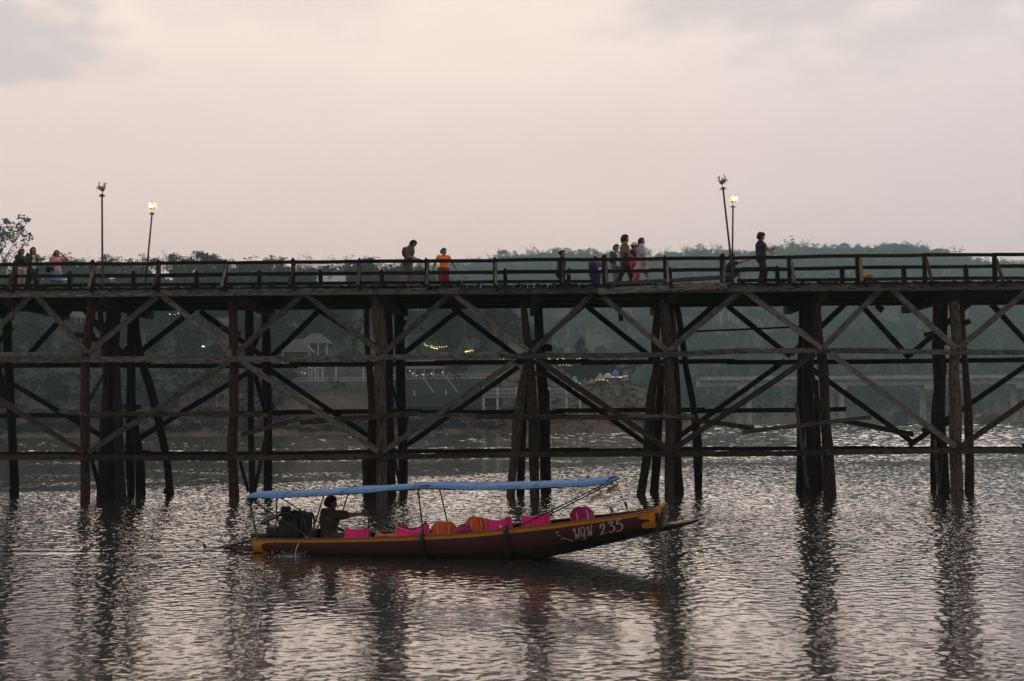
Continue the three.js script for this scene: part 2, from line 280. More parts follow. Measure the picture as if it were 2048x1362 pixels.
const leafM = new THREE.MeshPhysicalMaterial({ vertexColors: true, roughness: .85, color: col(1, 1, 1), side: THREE.DoubleSide, transmission: .3, thickness: 0 });
const solidLeafM = new THREE.MeshStandardMaterial({ vertexColors: true, roughness: .9, side: THREE.DoubleSide });
function makeTree(kind, seed) { // {trunk, crown, bark, h}
  const r = mulberry(seed * 977 + 5);
  if (kind === 'bushy') { const H = 9, t = limbTree(H, r, { levels: 2, first: 5, kids: 3, spread: .8, shrink: .9, bole: .38, thick: .022 }), cl = []; for (let i = 0; i < 46; i++) { const a = r() * 6.283, u = Math.pow(r(), .6), y = r(); cl.push({ p: V(Math.cos(a) * u * 3.4 * Math.sqrt(1.05 - Math.pow(y * 1.5 - .55, 2) * .9), 2.4 + y * 6, Math.sin(a) * u * 3.4), r: .7 + .6 * r() }); } return { trunk: t.geo, crown: leafCloud(cl, 24, .44, r, [.030, .064, .032]), bark: barkM, h: 9 }; }
  if (kind === 'round') { const H = 8, t = limbTree(H, r, { levels: 2, first: 4, kids: 3, spread: .9, shrink: .9, bole: .42, thick: .024 }), cl = []; for (let i = 0; i < 44; i++) { const a = r() * 6.283, v = r() * 2 - 1, s = Math.sqrt(1 - v * v), q = .55 + .45 * r(); cl.push({ p: V(Math.cos(a) * s * 3 * q, 5 + v * 2.6 * q, Math.sin(a) * s * 3 * q), r: .6 + .6 * r() }); } return { trunk: t.geo, crown: leafCloud(cl, 26, .4, r, [.022, .052, .030]), bark: barkM, h: 8 }; }
  if (kind === 'cone') { const H = 15, t = limbTree(H, r, { levels: 1, first: 12, kids: 2, spread: 1.1, shrink: .42, bole: .8, thick: .02 }), cl = []; for (let i = 0; i < 86; i++) { const y = Math.pow(r(), 1.15), a = r() * 6.283, q = (1 - y) * 4.6 + .5; cl.push({ p: V(Math.cos(a) * q * (.5 + .5 * r()), 1.8 + y * 13.4, Math.sin(a) * q * (.5 + .5 * r())), r: .8 + .5 * r() }); } return { trunk: t.geo, crown: leafCloud(cl, 24, .42, r, [.016, .036, .024]), bark: barkM, h: 15 }; }
  if (kind === 'airy') { const H = 11, t = limbTree(H, r, { levels: 3, first: 4, kids: 3, spread: .75, shrink: .95, bole: .42, thick: .018 }), cl = t.ends.filter(() => r() < .75).map(p => ({ p, r: .45 + .5 * r() })); return { trunk: t.geo, crown: leafCloud(cl, 13, .36, r, [.038, .062, .034]), bark: paleBarkM, h: 11 }; }
  if (kind === 'bare') { const H = 10, t = limbTree(H, r, { levels: 4, first: 4, kids: 3, spread: .62, shrink: .98, bole: .36, thick: .016 }), cl = t.ends.filter(() => r() < .16).map(p => ({ p, r: .4 })); return { trunk: t.geo, crown: leafCloud(cl, 5, .26, r, [.06, .055, .035]), bark: paleBarkM, h: 10 }; }
  if (kind === 'plume') { const t = limbTree(9, r, { levels: 1, first: 4, kids: 2, spread: .35, shrink: .8, bole: .6, thick: .012 }), cl = []; for (let i = 0; i < 9; i++) { const a = r() * 6.283, hh = 6 + 4 * r(), bend = 1 + 1.8 * r(); for (let k = 0; k < 7; k++) { const s = k / 6; cl.push({ p: V(Math.cos(a) * bend * s * s * 1.6, 1.2 + hh * s - s * s * 1.2, Math.sin(a) * bend * s * s * 1.6), r: .3 + .35 * Math.sin(Math.PI * s) }); } } return { trunk: t.geo, crown: leafCloud(cl, 11, .38, r, [.034, .066, .034]), bark: barkM, h: 9 }; }
  const t = limbTree(2.4, r, { levels: 1, first: 5, kids: 2, spread: .9, shrink: .8, bole: .5, thick: .02 }), cl = []; for (let i = 0; i < 14; i++) { const a = r() * 6.283, q = Math.sqrt(r()); cl.push({ p: V(Math.cos(a) * q * 1.5, .5 + r() * 1.5 * (1.1 - q * .6), Math.sin(a) * q * 1.5), r: .4 + .35 * r() }); } return { trunk: t.geo, crown: leafCloud(cl, 22, .26, r, [.034, .062, .026]), bark: barkM, h: 2.4 };
}
const treeKinds = {}; for (const [k, n] of [['bushy', 3], ['round', 3], ['cone', 2], ['airy', 3], ['bare', 3], ['plume', 2], ['shrub', 2]]) treeKinds[k] = Array.from({ length: n }, (_, i) => makeTree(k, i + k.length * 13));
const leafTints = [[.7, 1.05, .55], [1.05, 1.1, .45], [.45, .8, .5], [.8, 1.4, .6], [1.3, 1.15, .5]].map(c => { const m = leafM.clone(); m.color = col(...c); return m; });
function plant(kind, x, z, h, label, group, tint) {
  const set = treeKinds[kind], v = set[Math.floor(R() * set.length)], s = h / v.h;
  const t = thing(kind === 'shrub' ? 'shrub' : kind === 'bare' ? 'bare_tree' : kind === 'cone' ? 'conical_tree' : kind === 'plume' ? 'bamboo_clump' : 'broadleaf_tree', label, kind === 'shrub' ? 'shrub' : kind === 'plume' ? 'bamboo' : 'tree', [x, ground(x, z) - .15, -z], R() * 6.28, group);
  t.scale.set(s * rr(.9, 1.2), s, s * rr(.9, 1.2)); part('trunk', v.trunk, v.bark, t); part('crown', v.crown, leafTints[tint ?? Math.floor(R() * leafTints.length)], t); return t;
}
const spotX = (px, z) => (px - 1024) * z / 2196;
// built-up ground on the near bank where no tree may stand
const keepOff = (x, z) => { const px = 1024 + x * 2196 / z; return (px > 560 && px < 1010 && z < 262) || (px > 1000 && px < 1310 && z < 285) || (px > 130 && px < 200 && z > 285 && z < 300); };
{ // wooded slope of the near bank
  const G = 'trees on the wooded near bank', kinds = ['bushy', 'round', 'bushy', 'airy', 'round', 'plume', 'bare', 'bushy'];
  const names = { bushy: 'dark green bushy tree on the wooded bank behind the timber bridge', round: 'rounded dark green tree on the wooded bank behind the timber bridge', airy: 'pale trunked thin leaved tree on the wooded bank behind the bridge', bare: 'bare grey branched tree on the wooded bank behind the bridge', plume: 'feathery green clump of bamboo on the bank behind the bridge', cone: 'tall dark conical tree on the bank behind the bridge' };
  for (let z = 214; z < 300; z += 8) for (let px = -60; px < 1010; px += 8.4 * 2196 / z) {
    const zz = z + rr(-3, 3), p = px + rr(-26, 26), x = spotX(p, zz); if (keepOff(x, zz) || zz < shoreZ(x) + 5) continue;
    if (p > 860 && R() < .35) continue;
    const k = kinds[Math.floor(R() * kinds.length)]; plant(k, x, zz, (z < 225 ? rr(4.5, 7) : rr(6, 9.5)) * (k === 'bare' ? 1.05 : 1), names[k], G + ': ' + k);
  }
  // the trees that stand out
  plant('cone', spotX(925, 268), 268, 18.5, 'largest dark conical tree, above the string lights right of the stairs', undefined, 2);
  plant('cone', spotX(985, 274), 274, 12, 'smaller dark conical tree beside the largest one', undefined, 2);
  plant('cone', spotX(1160, 300), 300, 12.5, 'dark conical tree above the tents on the spur', undefined, 2);
  plant('airy', spotX(672, 226), 226, 7.5, 'slender pale stemmed tree in front of the grey retaining wall', undefined, 0);
  plant('round', spotX(700, 250), 250, 6.5, 'rounded tree beside the dark hip roofed pavilion', undefined, 3);
  plant('bushy', spotX(915, 246), 246, 6.5, 'bushy tree on the terrace at the right end of the stairs', undefined, 2);
  plant('airy', spotX(4, 372), 372, 25, 'tall thin leaved tree rising above the skyline at the left edge', undefined, 0);
  plant('airy', spotX(-30, 372), 372, 24, 'tall tree just left of the thin leaved one at the left edge', undefined, 2);
  for (const [px, z, h] of [[845, 222, 2.2], [815, 223, 1.8], [905, 224, 1.5], [1265, 240, 2.4], [1240, 236, 1.6], [1020, 226, 1.4], [1100, 226, 1.3], [770, 224, 1.4], [610, 222, 2], [640, 220, 1.4], [1150, 236, 1.3], [560, 221, 2.2], [980, 223, 1.2], [1300, 246, 2.2], [720, 221, 1.6]]) plant('shrub', spotX(px, z), z, h, 'low leafy shrub on the brown bank below the stairs and tents', 'shrubs on the brown bank');
  // along the near skyline
  for (let px = 30; px < 1010; px += 15) {
    const z = rr(372, 398), k = ['round', 'bare', 'airy', 'airy', 'bare', 'bushy'][Math.floor(R() * 6)], x = spotX(px + rr(-9, 9), z); if (ground(x, z) < 16) continue;
    plant(k, x, z, rr(6.5, 11) * (k === 'bare' ? 1.15 : 1), { round: 'rounded tree on the near skyline above the bridge railing', bushy: 'bushy tree on the near skyline above the bridge railing', airy: 'thin leaved tree on the near skyline above the bridge railing', bare: 'leafless tree on the near skyline above the bridge railing' }[k], 'trees along the near skyline: ' + k);
  }
  // along the far, hazy skyline
  for (let px = 1015; px < 2060; px += 17) {
    const z = rr(1270, 1305), k = ['airy', 'bare', 'plume', 'round', 'plume', 'airy'][Math.floor(R() * 6)], x = spotX(px + rr(-8, 8), z);
    plant(k, x, z, rr(13, 23), { airy: 'hazy thin leaved tree on the far ridge at right', bare: 'hazy leafless tree on the far ridge at right', plume: 'hazy feathery bamboo on the far ridge at right', round: 'hazy rounded tree on the far ridge at right' }[k], 'trees along the far ridge: ' + k);
  }
}
{ // the rest of the woods reads as one mass
  const put = (name, list) => { const by = {}; for (const q of list) (by[q.v] ??= []).push(q); const out = []; Object.entries(by).forEach(([v, qs]) => { const [k, i] = v.split(':'), src = treeKinds[k][+i]; const tr = src.trunk.index ? src.trunk.toNonIndexed() : src.trunk.clone(); const cr = src.crown.toNonIndexed(); tr.deleteAttribute('uv'); const c = new Float32Array(tr.attributes.position.count * 3); for (let j = 0; j < c.length; j += 3) { c[j] = .08; c[j + 1] = .07; c[j + 2] = .06; } tr.setAttribute('color', new THREE.BufferAttribute(c, 3)); const g = mergeGeometries([tr, cr]); const m = new THREE.InstancedMesh(g, solidLeafM, qs.length), M = new THREE.Matrix4(), Q = new THREE.Quaternion(); qs.forEach((q, j) => { Q.setFromAxisAngle(V(0, 1, 0), R() * 6.28); M.compose(V(q.x, q.y, -q.z), Q, V(q.s * rr(.95, 1.4), q.s * rr(.85, 1.1), q.s * rr(.95, 1.4))); m.setMatrixAt(j, M); const w = Math.pow(R(), 2); m.setColorAt(j, ((b) => col(b * (rr(.8, 1.2) + w * 1.6), b * (rr(1.0, 1.45) + w * .9), b * rr(.6, 1.05)))((name === 'far_woods' ? 3.2 : .85) * (R() < .25 ? .5 : 1))); }); m.name = numbered(name); tag(m, name === 'far_woods' ? 'hazy woods covering the far hills at right' : 'woods covering the upper slope of the near hill', 'woods', null, 'stuff'); scene.add(m); }); };  // far woods tinted paler, distance haze put into the instance colour
  const far = [], near = [];
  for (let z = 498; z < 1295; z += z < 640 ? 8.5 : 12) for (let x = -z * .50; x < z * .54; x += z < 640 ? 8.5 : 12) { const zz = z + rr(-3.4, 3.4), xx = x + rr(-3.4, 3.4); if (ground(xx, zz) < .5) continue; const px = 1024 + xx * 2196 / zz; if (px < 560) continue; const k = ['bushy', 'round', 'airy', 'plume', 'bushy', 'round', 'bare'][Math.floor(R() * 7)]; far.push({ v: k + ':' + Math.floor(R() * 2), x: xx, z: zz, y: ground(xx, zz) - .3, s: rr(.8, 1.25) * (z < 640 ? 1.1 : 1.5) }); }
  for (let z = 298; z < 385; z += 6.6) for (let x = -z * .53; x < 30; x += 6.6) { const zz = z + rr(-3, 3), xx = x + rr(-3, 3); if (keepOff(xx, zz) || ground(xx, zz) < 3 || zz < shoreZ(xx) + 8) continue; const k = ['bushy', 'round', 'airy', 'plume', 'round', 'bare'][Math.floor(R() * 6)]; near.push({ v: k + ':' + Math.floor(R() * 2), x: xx, z: zz, y: ground(xx, zz) - .3, s: rr(.7, 1.05) }); }
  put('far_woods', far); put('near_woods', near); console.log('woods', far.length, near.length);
  // undergrowth and dry grass along the near shore
  const list = []; for (let i = 0; i < 1500; i++) { const px = rr(-40, 1010), x = spotX(px, 225), z = shoreZ(x) + 2 + Math.pow(R(), 1.5) * 34; if (px > 560 && z > 224) continue; list.push({ x, z }); }
  const r = mulberry(5), tuft = leafCloud([{ p: V(0, .35, 0), r: .7 }, { p: V(.7, .3, .2), r: .55 }, { p: V(-.5, .25, -.3), r: .5 }], 16, .28, r, [.05, .052, .03]);
  const m = new THREE.InstancedMesh(tuft, solidLeafM, list.length), M = new THREE.Matrix4(), Q = new THREE.Quaternion(); list.forEach((q, j) => { Q.setFromAxisAngle(V(0, 1, 0), R() * 6.28); const s = rr(.6, 1.5); M.compose(V(q.x, ground(q.x, q.z) - .05, -q.z), Q, V(s, s * rr(.6, 1.1), s)); m.setMatrixAt(j, M); const dry = sstep(9, 3, q.z - shoreZ(q.x)) * R(); m.setColorAt(j, col(rr(.6, 1.1) + dry * 1.2, rr(.7, 1.15) + dry * .45, rr(.6, 1))); });
  // stones, clods and dry scrub on the bare spur below the tents
  { const q = [], dg = new THREE.DodecahedronGeometry(.5, 0), pp = dg.attributes.position; for (let i = 0; i < pp.count; i++) pp.setXYZ(i, pp.getX(i) * 1.3, pp.getY(i) * .6, pp.getZ(i)); dg.computeVertexNormals(); for (let i = 0; i < 1500; i++) { const px = rr(770, 1420), x = spotX(px, 240), z = shoreZ(x) + 1 + Math.pow(R(), 1.2) * 45; if (ground(x, z) < .4 || (px < 1010 && z > 228)) continue; q.push([x, z]); }
    const st = new THREE.InstancedMesh(dg, std([1, 1, 1], 1), q.length), M2 = new THREE.Matrix4(), Q2 = new THREE.Quaternion(); q.forEach(([x, z], j) => { Q2.setFromEuler(new THREE.Euler(R(), R() * 6, R())); const s = rr(.25, 1.1) * rr(.5, 1.2); M2.compose(V(x, ground(x, z), -z), Q2, V(s, s, s)); st.setMatrixAt(j, M2); const b = rr(.5, 1.6); st.setColorAt(j, col(.095 * b, .06 * b, .042 * b)); }); st.name = 'bank_stones'; tag(st, 'stones and clods of earth on the bare brown spur', 'stones', null, 'stuff'); scene.add(st);
    const tu = new THREE.InstancedMesh(tuft, solidLeafM, q.length), lim = q.length; for (let j = 0; j < lim; j++) { const [x0, z0] = q[j], x = x0 + rr(-3, 3), z = z0 + rr(-3, 6), s = rr(.35, 1.0); Q2.setFromAxisAngle(V(0, 1, 0), R() * 6.28); M2.compose(V(x, Math.max(ground(x, z), -2) - .05, -z), Q2, V(s, s * rr(.4, .9), s)); tu.setMatrixAt(j, M2); tu.setColorAt(j, col(rr(.7, 2.2), rr(.55, 1.25), rr(.5, .9))); } tu.name = 'spur_scrub'; tag(tu, 'dry brown scrub on the bare spur below the tents', 'scrub', null, 'stuff'); scene.add(tu); }
  m.name = 'bank_undergrowth'; tag(m, 'dry grass and low undergrowth along the near shore', 'undergrowth', null, 'stuff'); scene.add(m);
}
// ───────────────────────── the timber footbridge ─────────────────────────
const ZN = 36, ZF = 39.8, DECK = 6.96;             // near and far rows of posts, top of the deck
const greyBoard = [[.22, .212, .205], [.165, .158, .152], [.27, .26, .25], [.125, .118, .113]].map(c => wood(c));
const brownBoard = [[.085, .064, .05], [.11, .085, .07], [.068, .053, .043]].map(c => wood(c));
const postWood = [[.09, .076, .066], [.06, .045, .037], [.15, .134, .12], [.10, .052, .04]].map(c => wood(c, .92));
const darkWood = [[.022, .018, .016], [.015, .012, .011], [.032, .026, .022]].map(c => wood(c, .92));
const pick = (a) => a[Math.floor(R() * a.length)];
const bridge = thing('timber_footbridge', 'long weathered timber trestle footbridge with plank deck and railings across the lake', 'bridge', [0, 0, -38]);
const bp = (name, geo, mat, parent = bridge) => { geo.translate(0, 0, 38); return part(name, geo, mat, parent); };
const pxm = (w, z) => w * z / 2196;
// posts and props: [[x, y, width] ...] down the post in photo pixels, distance, wood
function pile(list, z, mat, name = 'post') {
  const pts = list.map(([x, y, w]) => ({ p: at(x, y, z), r: pxm(w, z) / 2 * 1.15 }));
  const a = pts[pts.length - 2].p, b = pts[pts.length - 1].p;
  if (b.y < .35) { const d = b.clone().sub(a).normalize(), k = (b.y + 1.4) / -d.y; pts.push({ p: b.clone().addScaledVector(d, k), r: pts[pts.length - 1].r }); }
  return bp(name, trunk(pts, 9, .13, 4), mat);
}
function stick(x0, y0, x1, y1, w, z, mat, name = 'brace', thick = .07) { return bp(name, board(at(x0, y0, z), at(x1, y1, z), pxm(w, z), thick), mat); }
const [pG, pB, pL, pR] = postWood, [dA, dB, dC] = darkWood;
// bent at the left edge
pile([[13, 612, 17], [16, 700, 15], [21, 800, 15], [25, 880, 14], [29, 992, 16]], 39.2, dB);
pile([[-12, 600, 18], [-6, 740, 17], [6, 790, 16], [20, 815, 10]], 38, dA, 'prop');
pile([[-130, 600, 18], [-128, 1000, 18]], ZN + .3, pB); pile([[-70, 600, 18], [-66, 1000, 20]], 38, dA);
stick(-30, 712, 26, 655, 9, 37.4, dC, 'prop');
// second bent
pile([[184, 600, 14], [180, 640, 16], [172, 720, 15], [170, 860, 16], [171, 1004, 17]], ZN + .28, pR);
pile([[199, 603, 8], [203, 650, 9], [209, 720, 10], [212, 790, 9], [208, 850, 10]], ZN + .9, pB);
pile([[228, 606, 26], [222, 740, 25], [216, 850, 27], [213, 1000, 30]], 37.4, dC);
pile([[232, 700, 12], [236, 830, 15], [238, 915, 17], [241, 1000, 20]], 37.0, pB);
pile([[262, 612, 15], [262, 760, 15], [260, 880, 16], [262, 992, 14]], 39.6, dB);
pile([[263, 700, 8], [268, 830, 10], [280, 930, 16], [282, 996, 17]], 39.0, dA, 'prop');
pile([[268, 610, 13], [279, 707, 14], [298, 766, 15], [315, 832, 14], [332, 912, 13], [341, 992, 14]], 39.4, dA);
stick(212, 742, 175, 808, 5, 37.0, pR, 'prop'); stick(151, 822, 166, 866, 6, 36.3, dC, 'prop'); stick(183, 918, 200, 985, 7, 37.2, dA, 'prop');
stick(144, 670, 190, 672, 11, 37.2, pB, 'crosspiece'); stick(185, 678, 222, 684, 9, 38.5, dB, 'crosspiece'); stick(247, 813, 282, 814, 9, 39, pB, 'crosspiece'); stick(328, 982, 342, 982, 11, 39.2, dA, 'crosspiece');
stick(200, 640, 232, 706, 11, 38.4, dA, 'prop'); stick(236, 716, 262, 690, 9, 38.4, dB, 'prop');
// third bent
pile([[466, 600, 15], [467, 680, 17], [468, 720, 15], [467, 830, 17], [465, 900, 17], [469, 1000, 17]], ZN + .28, pR);
pile([[499, 612, 15], [499, 720, 15], [501, 740, 11], [502, 860, 11], [505, 984, 12]], 38.3, dC);
pile([[531, 612, 14], [534, 740, 16], [536, 850, 15], [536, 982, 15]], ZF + .1, dB);
stick(546, 805, 509, 984, 7, 38.4, pB, 'prop'); stick(480, 922, 497, 984, 6, 37.4, dA, 'prop'); stick(532, 640, 505, 700, 8, 39, dA, 'prop'); stick(508, 742, 530, 820, 9, 39, dA, 'prop'); stick(482, 668, 440, 652, 8, 37.3, pL, 'prop');
// fourth bent
pile([[733, 617, 9], [735, 700, 10], [743, 780, 13], [744, 840, 14]], 37.0, pB);
pile([[728, 905, 9], [731, 1000, 9]], 37.2, pB, 'prop');
pile([[754, 592, 21], [757, 640, 22], [763, 690, 20], [759, 760, 20], [763, 840, 18], [763, 1000, 20]], ZN + .3, pL);
pile([[747, 780, 13], [745, 860, 17], [745, 994, 19]], 37.4, dA);
pile([[776, 606, 14], [779, 700, 14], [779, 800, 13], [783, 994, 18]], 38.0, dC);
pile([[797, 606, 18], [800, 700, 17], [801, 790, 18], [806, 900, 16], [807, 984, 15]], ZF, dB);
stick(815, 834, 796, 966, 5, 38.8, pB, 'prop'); stick(773, 846, 799, 968, 5, 38.4, pB, 'prop'); stick(808, 612, 811, 632, 12, 38.2, dA, 'knee'); stick(786, 690, 812, 640, 6, 39, dA, 'prop'); stick(784, 770, 798, 815, 6, 39, dA, 'prop');
// fifth bent
pile([[1046, 598, 12], [1051, 650, 13], [1058, 705, 15], [1062, 760, 16], [1067, 830, 18], [1068, 910, 18], [1070, 1000, 17]], ZN + .28, pB);
pile([[1050, 730, 9], [1044, 770, 14], [1037, 830, 19], [1029, 905, 15], [1021, 992, 15]], 37.0, pL);
pile([[1054, 770, 8], [1046, 845, 13], [1041, 986, 14]], 38.4, dA);
pile([[1076, 600, 16], [1079, 690, 17], [1083, 740, 20], [1087, 830, 17], [1091, 984, 17]], 38.8, dB);
pile([[1096, 780, 6], [1096, 880, 8], [1097, 984, 11]], ZF, dA, 'prop'); stick(1070, 746, 1092, 750, 9, 37.6, brownBoard[0], 'crosspiece'); stick(1058, 690, 1074, 684, 12, 37.3, dA, 'knee'); pile([[1078, 694, 14], [1104, 696, 12]], 39, dB, 'crosspiece');
// sixth bent
pile([[1318, 606, 13], [1311, 690, 15], [1314, 730, 13], [1301, 800, 16], [1296, 895, 17], [1282, 990, 16]], 37.0, pB);
pile([[1327, 594, 18], [1334, 670, 19], [1337, 730, 18], [1342, 820, 20], [1339, 905, 18], [1339, 1000, 17]], ZN + .28, pG);
pile([[1343, 604, 9], [1352, 730, 11], [1356, 840, 13], [1354, 910, 16], [1358, 990, 17]], 37.6, dC);
pile([[1324, 730, 9], [1317, 840, 16], [1314, 905, 16], [1308, 986, 16]], 38.4, dB);
pile([[1354, 610, 10], [1366, 690, 10], [1372, 735, 11], [1388, 822, 12], [1396, 910, 17], [1396, 986, 13]], ZF, dA);
stick(1347, 620, 1352, 700, 5, 37.2, pL, 'prop'); stick(1328, 790, 1332, 824, 6, 36.6, pL, 'prop'); stick(1238, 612, 1242, 642, 9, 38, dC, 'hanger'); stick(1354, 664, 1604, 653, 3.5, 39.7, dB, 'pole');
// seventh bent
pile([[1609, 596, 16], [1606, 700, 17], [1602, 770, 15], [1602, 980, 15]], 38.4, dB);
pile([[1621, 594, 18], [1618, 690, 22], [1615, 740, 19], [1619, 840, 16], [1622, 905, 19], [1622, 984, 22]], 37.4, dC);
pile([[1634, 590, 13], [1636, 670, 17], [1646, 730, 18], [1651, 840, 17], [1656, 905, 20], [1660, 996, 23]], ZN + .28, pB);
pile([[1632, 760, 8], [1634, 850, 12], [1637, 984, 17]], 39.6, dA);
stick(1592, 806, 1616, 976, 6, 36.5, pL, 'prop'); stick(1606, 616, 1607, 640, 6, 37, dA, 'prop'); stick(1624, 748, 1640, 826, 8, 36.6, pB, 'prop');
// eighth bent
pile([[1874, 598, 14], [1877, 690, 20], [1880, 735, 22], [1879, 800, 19], [1884, 905, 19], [1888, 982, 22]], 37.6, dC);
pile([[1868, 786, 5], [1866, 880, 8], [1867, 980, 12]], 38.6, dA, 'prop');
pile([[1890, 604, 10], [1888, 690, 10]], 38.8, dB, 'prop');
pile([[1906, 586, 16], [1913, 670, 18], [1908, 735, 17], [1911, 815, 21], [1911, 905, 21], [1915, 998, 23]], ZN + .28, pL);
pile([[1924, 606, 8], [1927, 690, 10], [1931, 740, 10], [1936, 820, 14], [1939, 905, 16], [1939, 990, 15]], 37.2, pR);
stick(1844, 861, 1900, 845, 11, 37.6, pB, 'crosspiece'); stick(1848, 670, 1882, 662, 9, 37.2, pB, 'crosspiece'); stick(1918, 651, 1940, 642, 11, 36.9, dC, 'crosspiece'); stick(1753, 610, 1766, 621, 12, 38.6, dC, 'hanger'); stick(1870, 880, 1878, 980, 5, 36.7, pL, 'prop'); stick(1890, 890, 1880, 976, 4, 36.7, pB, 'prop');
pile([[2205, 590, 20], [2208, 990, 20]], ZN + .3, pB); pile([[2160, 600, 20], [2165, 985, 20]], ZF, dA);
// X-bracing between the bents, on the near and on the far row of posts
const upper = [[-52, 706, 60, 592], [70, 589, 173, 705], [176, 706, 314, 594], [326, 593, 464, 707], [474, 705, 606, 589], [611, 589, 762, 705], [768, 705, 899, 588], [905, 587, 1056, 702], [1064, 703, 1184, 588], [1207, 594, 1335, 702], [1338, 701, 1481, 583], [1489, 582, 1643, 696], [1646, 696, 1769, 571], [1775, 571, 1912, 697], [1917, 697, 2062, 574], [2068, 574, 2205, 695]];
const lower = [[-120, 725, 166, 904], [176, 904, 456, 725], [486, 724, 757, 903], [767, 902, 1030, 722], [1074, 719, 1335, 898], [1347, 898, 1630, 708], [1660, 706, 1911, 893], [1921, 893, 2200, 702]];
for (const [a, b, c, d] of upper) { stick(a, b, c, d, 11, ZN - .085, pick(greyBoard), 'diagonal_brace', .055); const p = at(a, b, ZN), q = at(c, d, ZN), j = rr(-.35, .35); p.z = q.z = -ZF - .22; p.x += j; q.x += rr(-.2, .2); p.y += rr(-.12, .12); q.y += rr(-.1, .1); bp('diagonal_brace', board(p, q, .19, .06), pick(darkWood)); }
for (const [a, b, c, d] of lower) { stick(a, b, c, d, 11, ZN - .085, pick(R() < .5 ? greyBoard : brownBoard), 'diagonal_brace', .055); const p = at(a, b, ZN), q = at(c, d, ZN); p.z = q.z = -ZF - .22; p.x += rr(-.3, .3); q.x += rr(-.2, .2); p.y += rr(-.15, .1); bp('diagonal_brace', board(p, q, .18, .06), pick(darkWood)); }
// horizontal walers: chains of overlapping boards
function waler(pts, w, z, mats, name = 'waler', thick = .075) { for (let i = 0; i < pts.length - 1; i++) stick(pts[i][0] - (i ? 3 : 0), pts[i][1], pts[i + 1][0] + 3, pts[i + 1][1], w + rr(-.6, .8), z + (i % 2) * .012, pick(mats), name, thick); }
waler([[-140, 720], [175, 719], [320, 717], [470, 718], [740, 716], [766, 714], [1000, 712], [1090, 711], [1337, 709], [1420, 705], [1500, 702], [1640, 702], [1780, 702], [1912, 704], [2200, 706]], 10.5, ZN, greyBoard);
stick(-40, 708, 132, 708, 9, ZN + .13, greyBoard[2], 'waler');
waler([[-140, 916], [170, 915], [468, 916], [725, 914], [1000, 910], [1064, 909], [1305, 908], [1530, 907], [1655, 905], [1912, 902], [2200, 903]], 10.5, ZN, brownBoard);
waler([[172, 828], [330, 828], [520, 829]], 10.5, ZN, brownBoard); stick(118, 823, 180, 829, 6, ZN, greyBoard[1], 'waler'); stick(-60, 814, 34, 812, 8, ZN + .2, greyBoard[3], 'waler');
stick(482, 870, 598, 838, 9, ZN - .14, brownBoard[1], 'loose_plank'); stick(600, 845, 838, 826, 11, ZN, brownBoard[0], 'waler'); stick(700, 836, 840, 826, 9, ZN + .01, brownBoard[2], 'waler'); stick(836, 830, 952, 831, 8, ZN, greyBoard[1], 'waler'); stick(948, 833, 1134, 833, 11, ZN, brownBoard[0], 'waler'); stick(1130, 834, 1390, 834, 10.5, ZN, brownBoard[1], 'waler'); stick(1256, 832, 1388, 833, 7, ZN - .09, greyBoard[1], 'waler');
stick(505, 827, 535, 830, 7, ZN - .02, brownBoard[1], 'loose_plank');
stick(1384, 839, 1508, 857, 10, ZN, brownBoard[2], 'loose_plank'); stick(1484, 864, 1742, 834, 8, ZN - .15, greyBoard[3], 'loose_plank'); stick(1684, 841, 1826, 869, 10, ZN + .35, darkWood[2], 'loose_plank');
const farWaler = (y, x0, x1, n, w) => { for (let i = 0; i < n; i++) { const a = lerp(x0, x1, i / n), b = lerp(x0, x1, (i + 1) / n), h = y + rr(-.04, .04); bp('waler', board(V(a - .15, h, -ZF - .30), V(b + .15, h + rr(-.05, .05), -ZF - .30 - (i % 2) * .012), w, .075), pick(darkWood)); } };
farWaler(4.63, -24, 24, 9, .17); farWaler(1.44, -24, 24, 9, .15); farWaler(2.86, -24, 12, 7, .17);
// caps across each bent and the long stringers
const bentX = [-110, 15, 205, 480, 765, 1065, 1335, 1635, 1900, 2190].map(px => (px - 1024) / 61);
for (const x of bentX) { bp('cap_beam', board(V(x + .12, 6.49, -35.6), V(x + .12, 6.49, -40.3), .26, .26, .01, 2), dB); }
const runs = [-25.5, -20.6, -15.8, -11, -6.2, -1.6, 2.7, 7.4, 12, 16.8, 21.4, 25.5];
for (const [z, h, y] of [[35.72, .215, 6.775], [37.1, .24, 6.75], [38.5, .24, 6.75], [39.95, .24, 6.75]]) for (let i = 0; i < runs.length - 1; i++) bp('stringer', board(V(runs[i] - .1, y + rr(-.012, .012), -z + (i % 2) * .02), V(runs[i + 1] + .1, y + rr(-.012, .012), -z + (i % 2) * .02), h, z < 36 ? .1 : .16), z < 36 ? pick(greyBoard) : pick(darkWood));
stick(1196, 583, 1462, 571, 13, 35.55, greyBoard[2], 'fascia_board', .06); stick(1190, 597, 1330, 594, 5, 37, brownBoard[0], 'fascia_board');
// deck planks laid across, their ends uneven
{ const shapes = [.19, .17, .21].map(w => boxGeo(4.75, .075, w, 1)).map(g => { g.rotateY(Math.PI / 2); return g; }); let x = -25.4;
  while (x < 25.4) { const i = Math.floor(R() * 3), w = [.19, .17, .21][i], m = part('deck_plank', shapes[i], pick(darkWood), bridge); m.position.set(x + w / 2, DECK - .04 + rr(-.012, .012), rr(-.09, .07) + .02); m.rotation.y = rr(-.012, .012); m.rotation.x = rr(-.004, .004); x += w + rr(.012, .04); } }
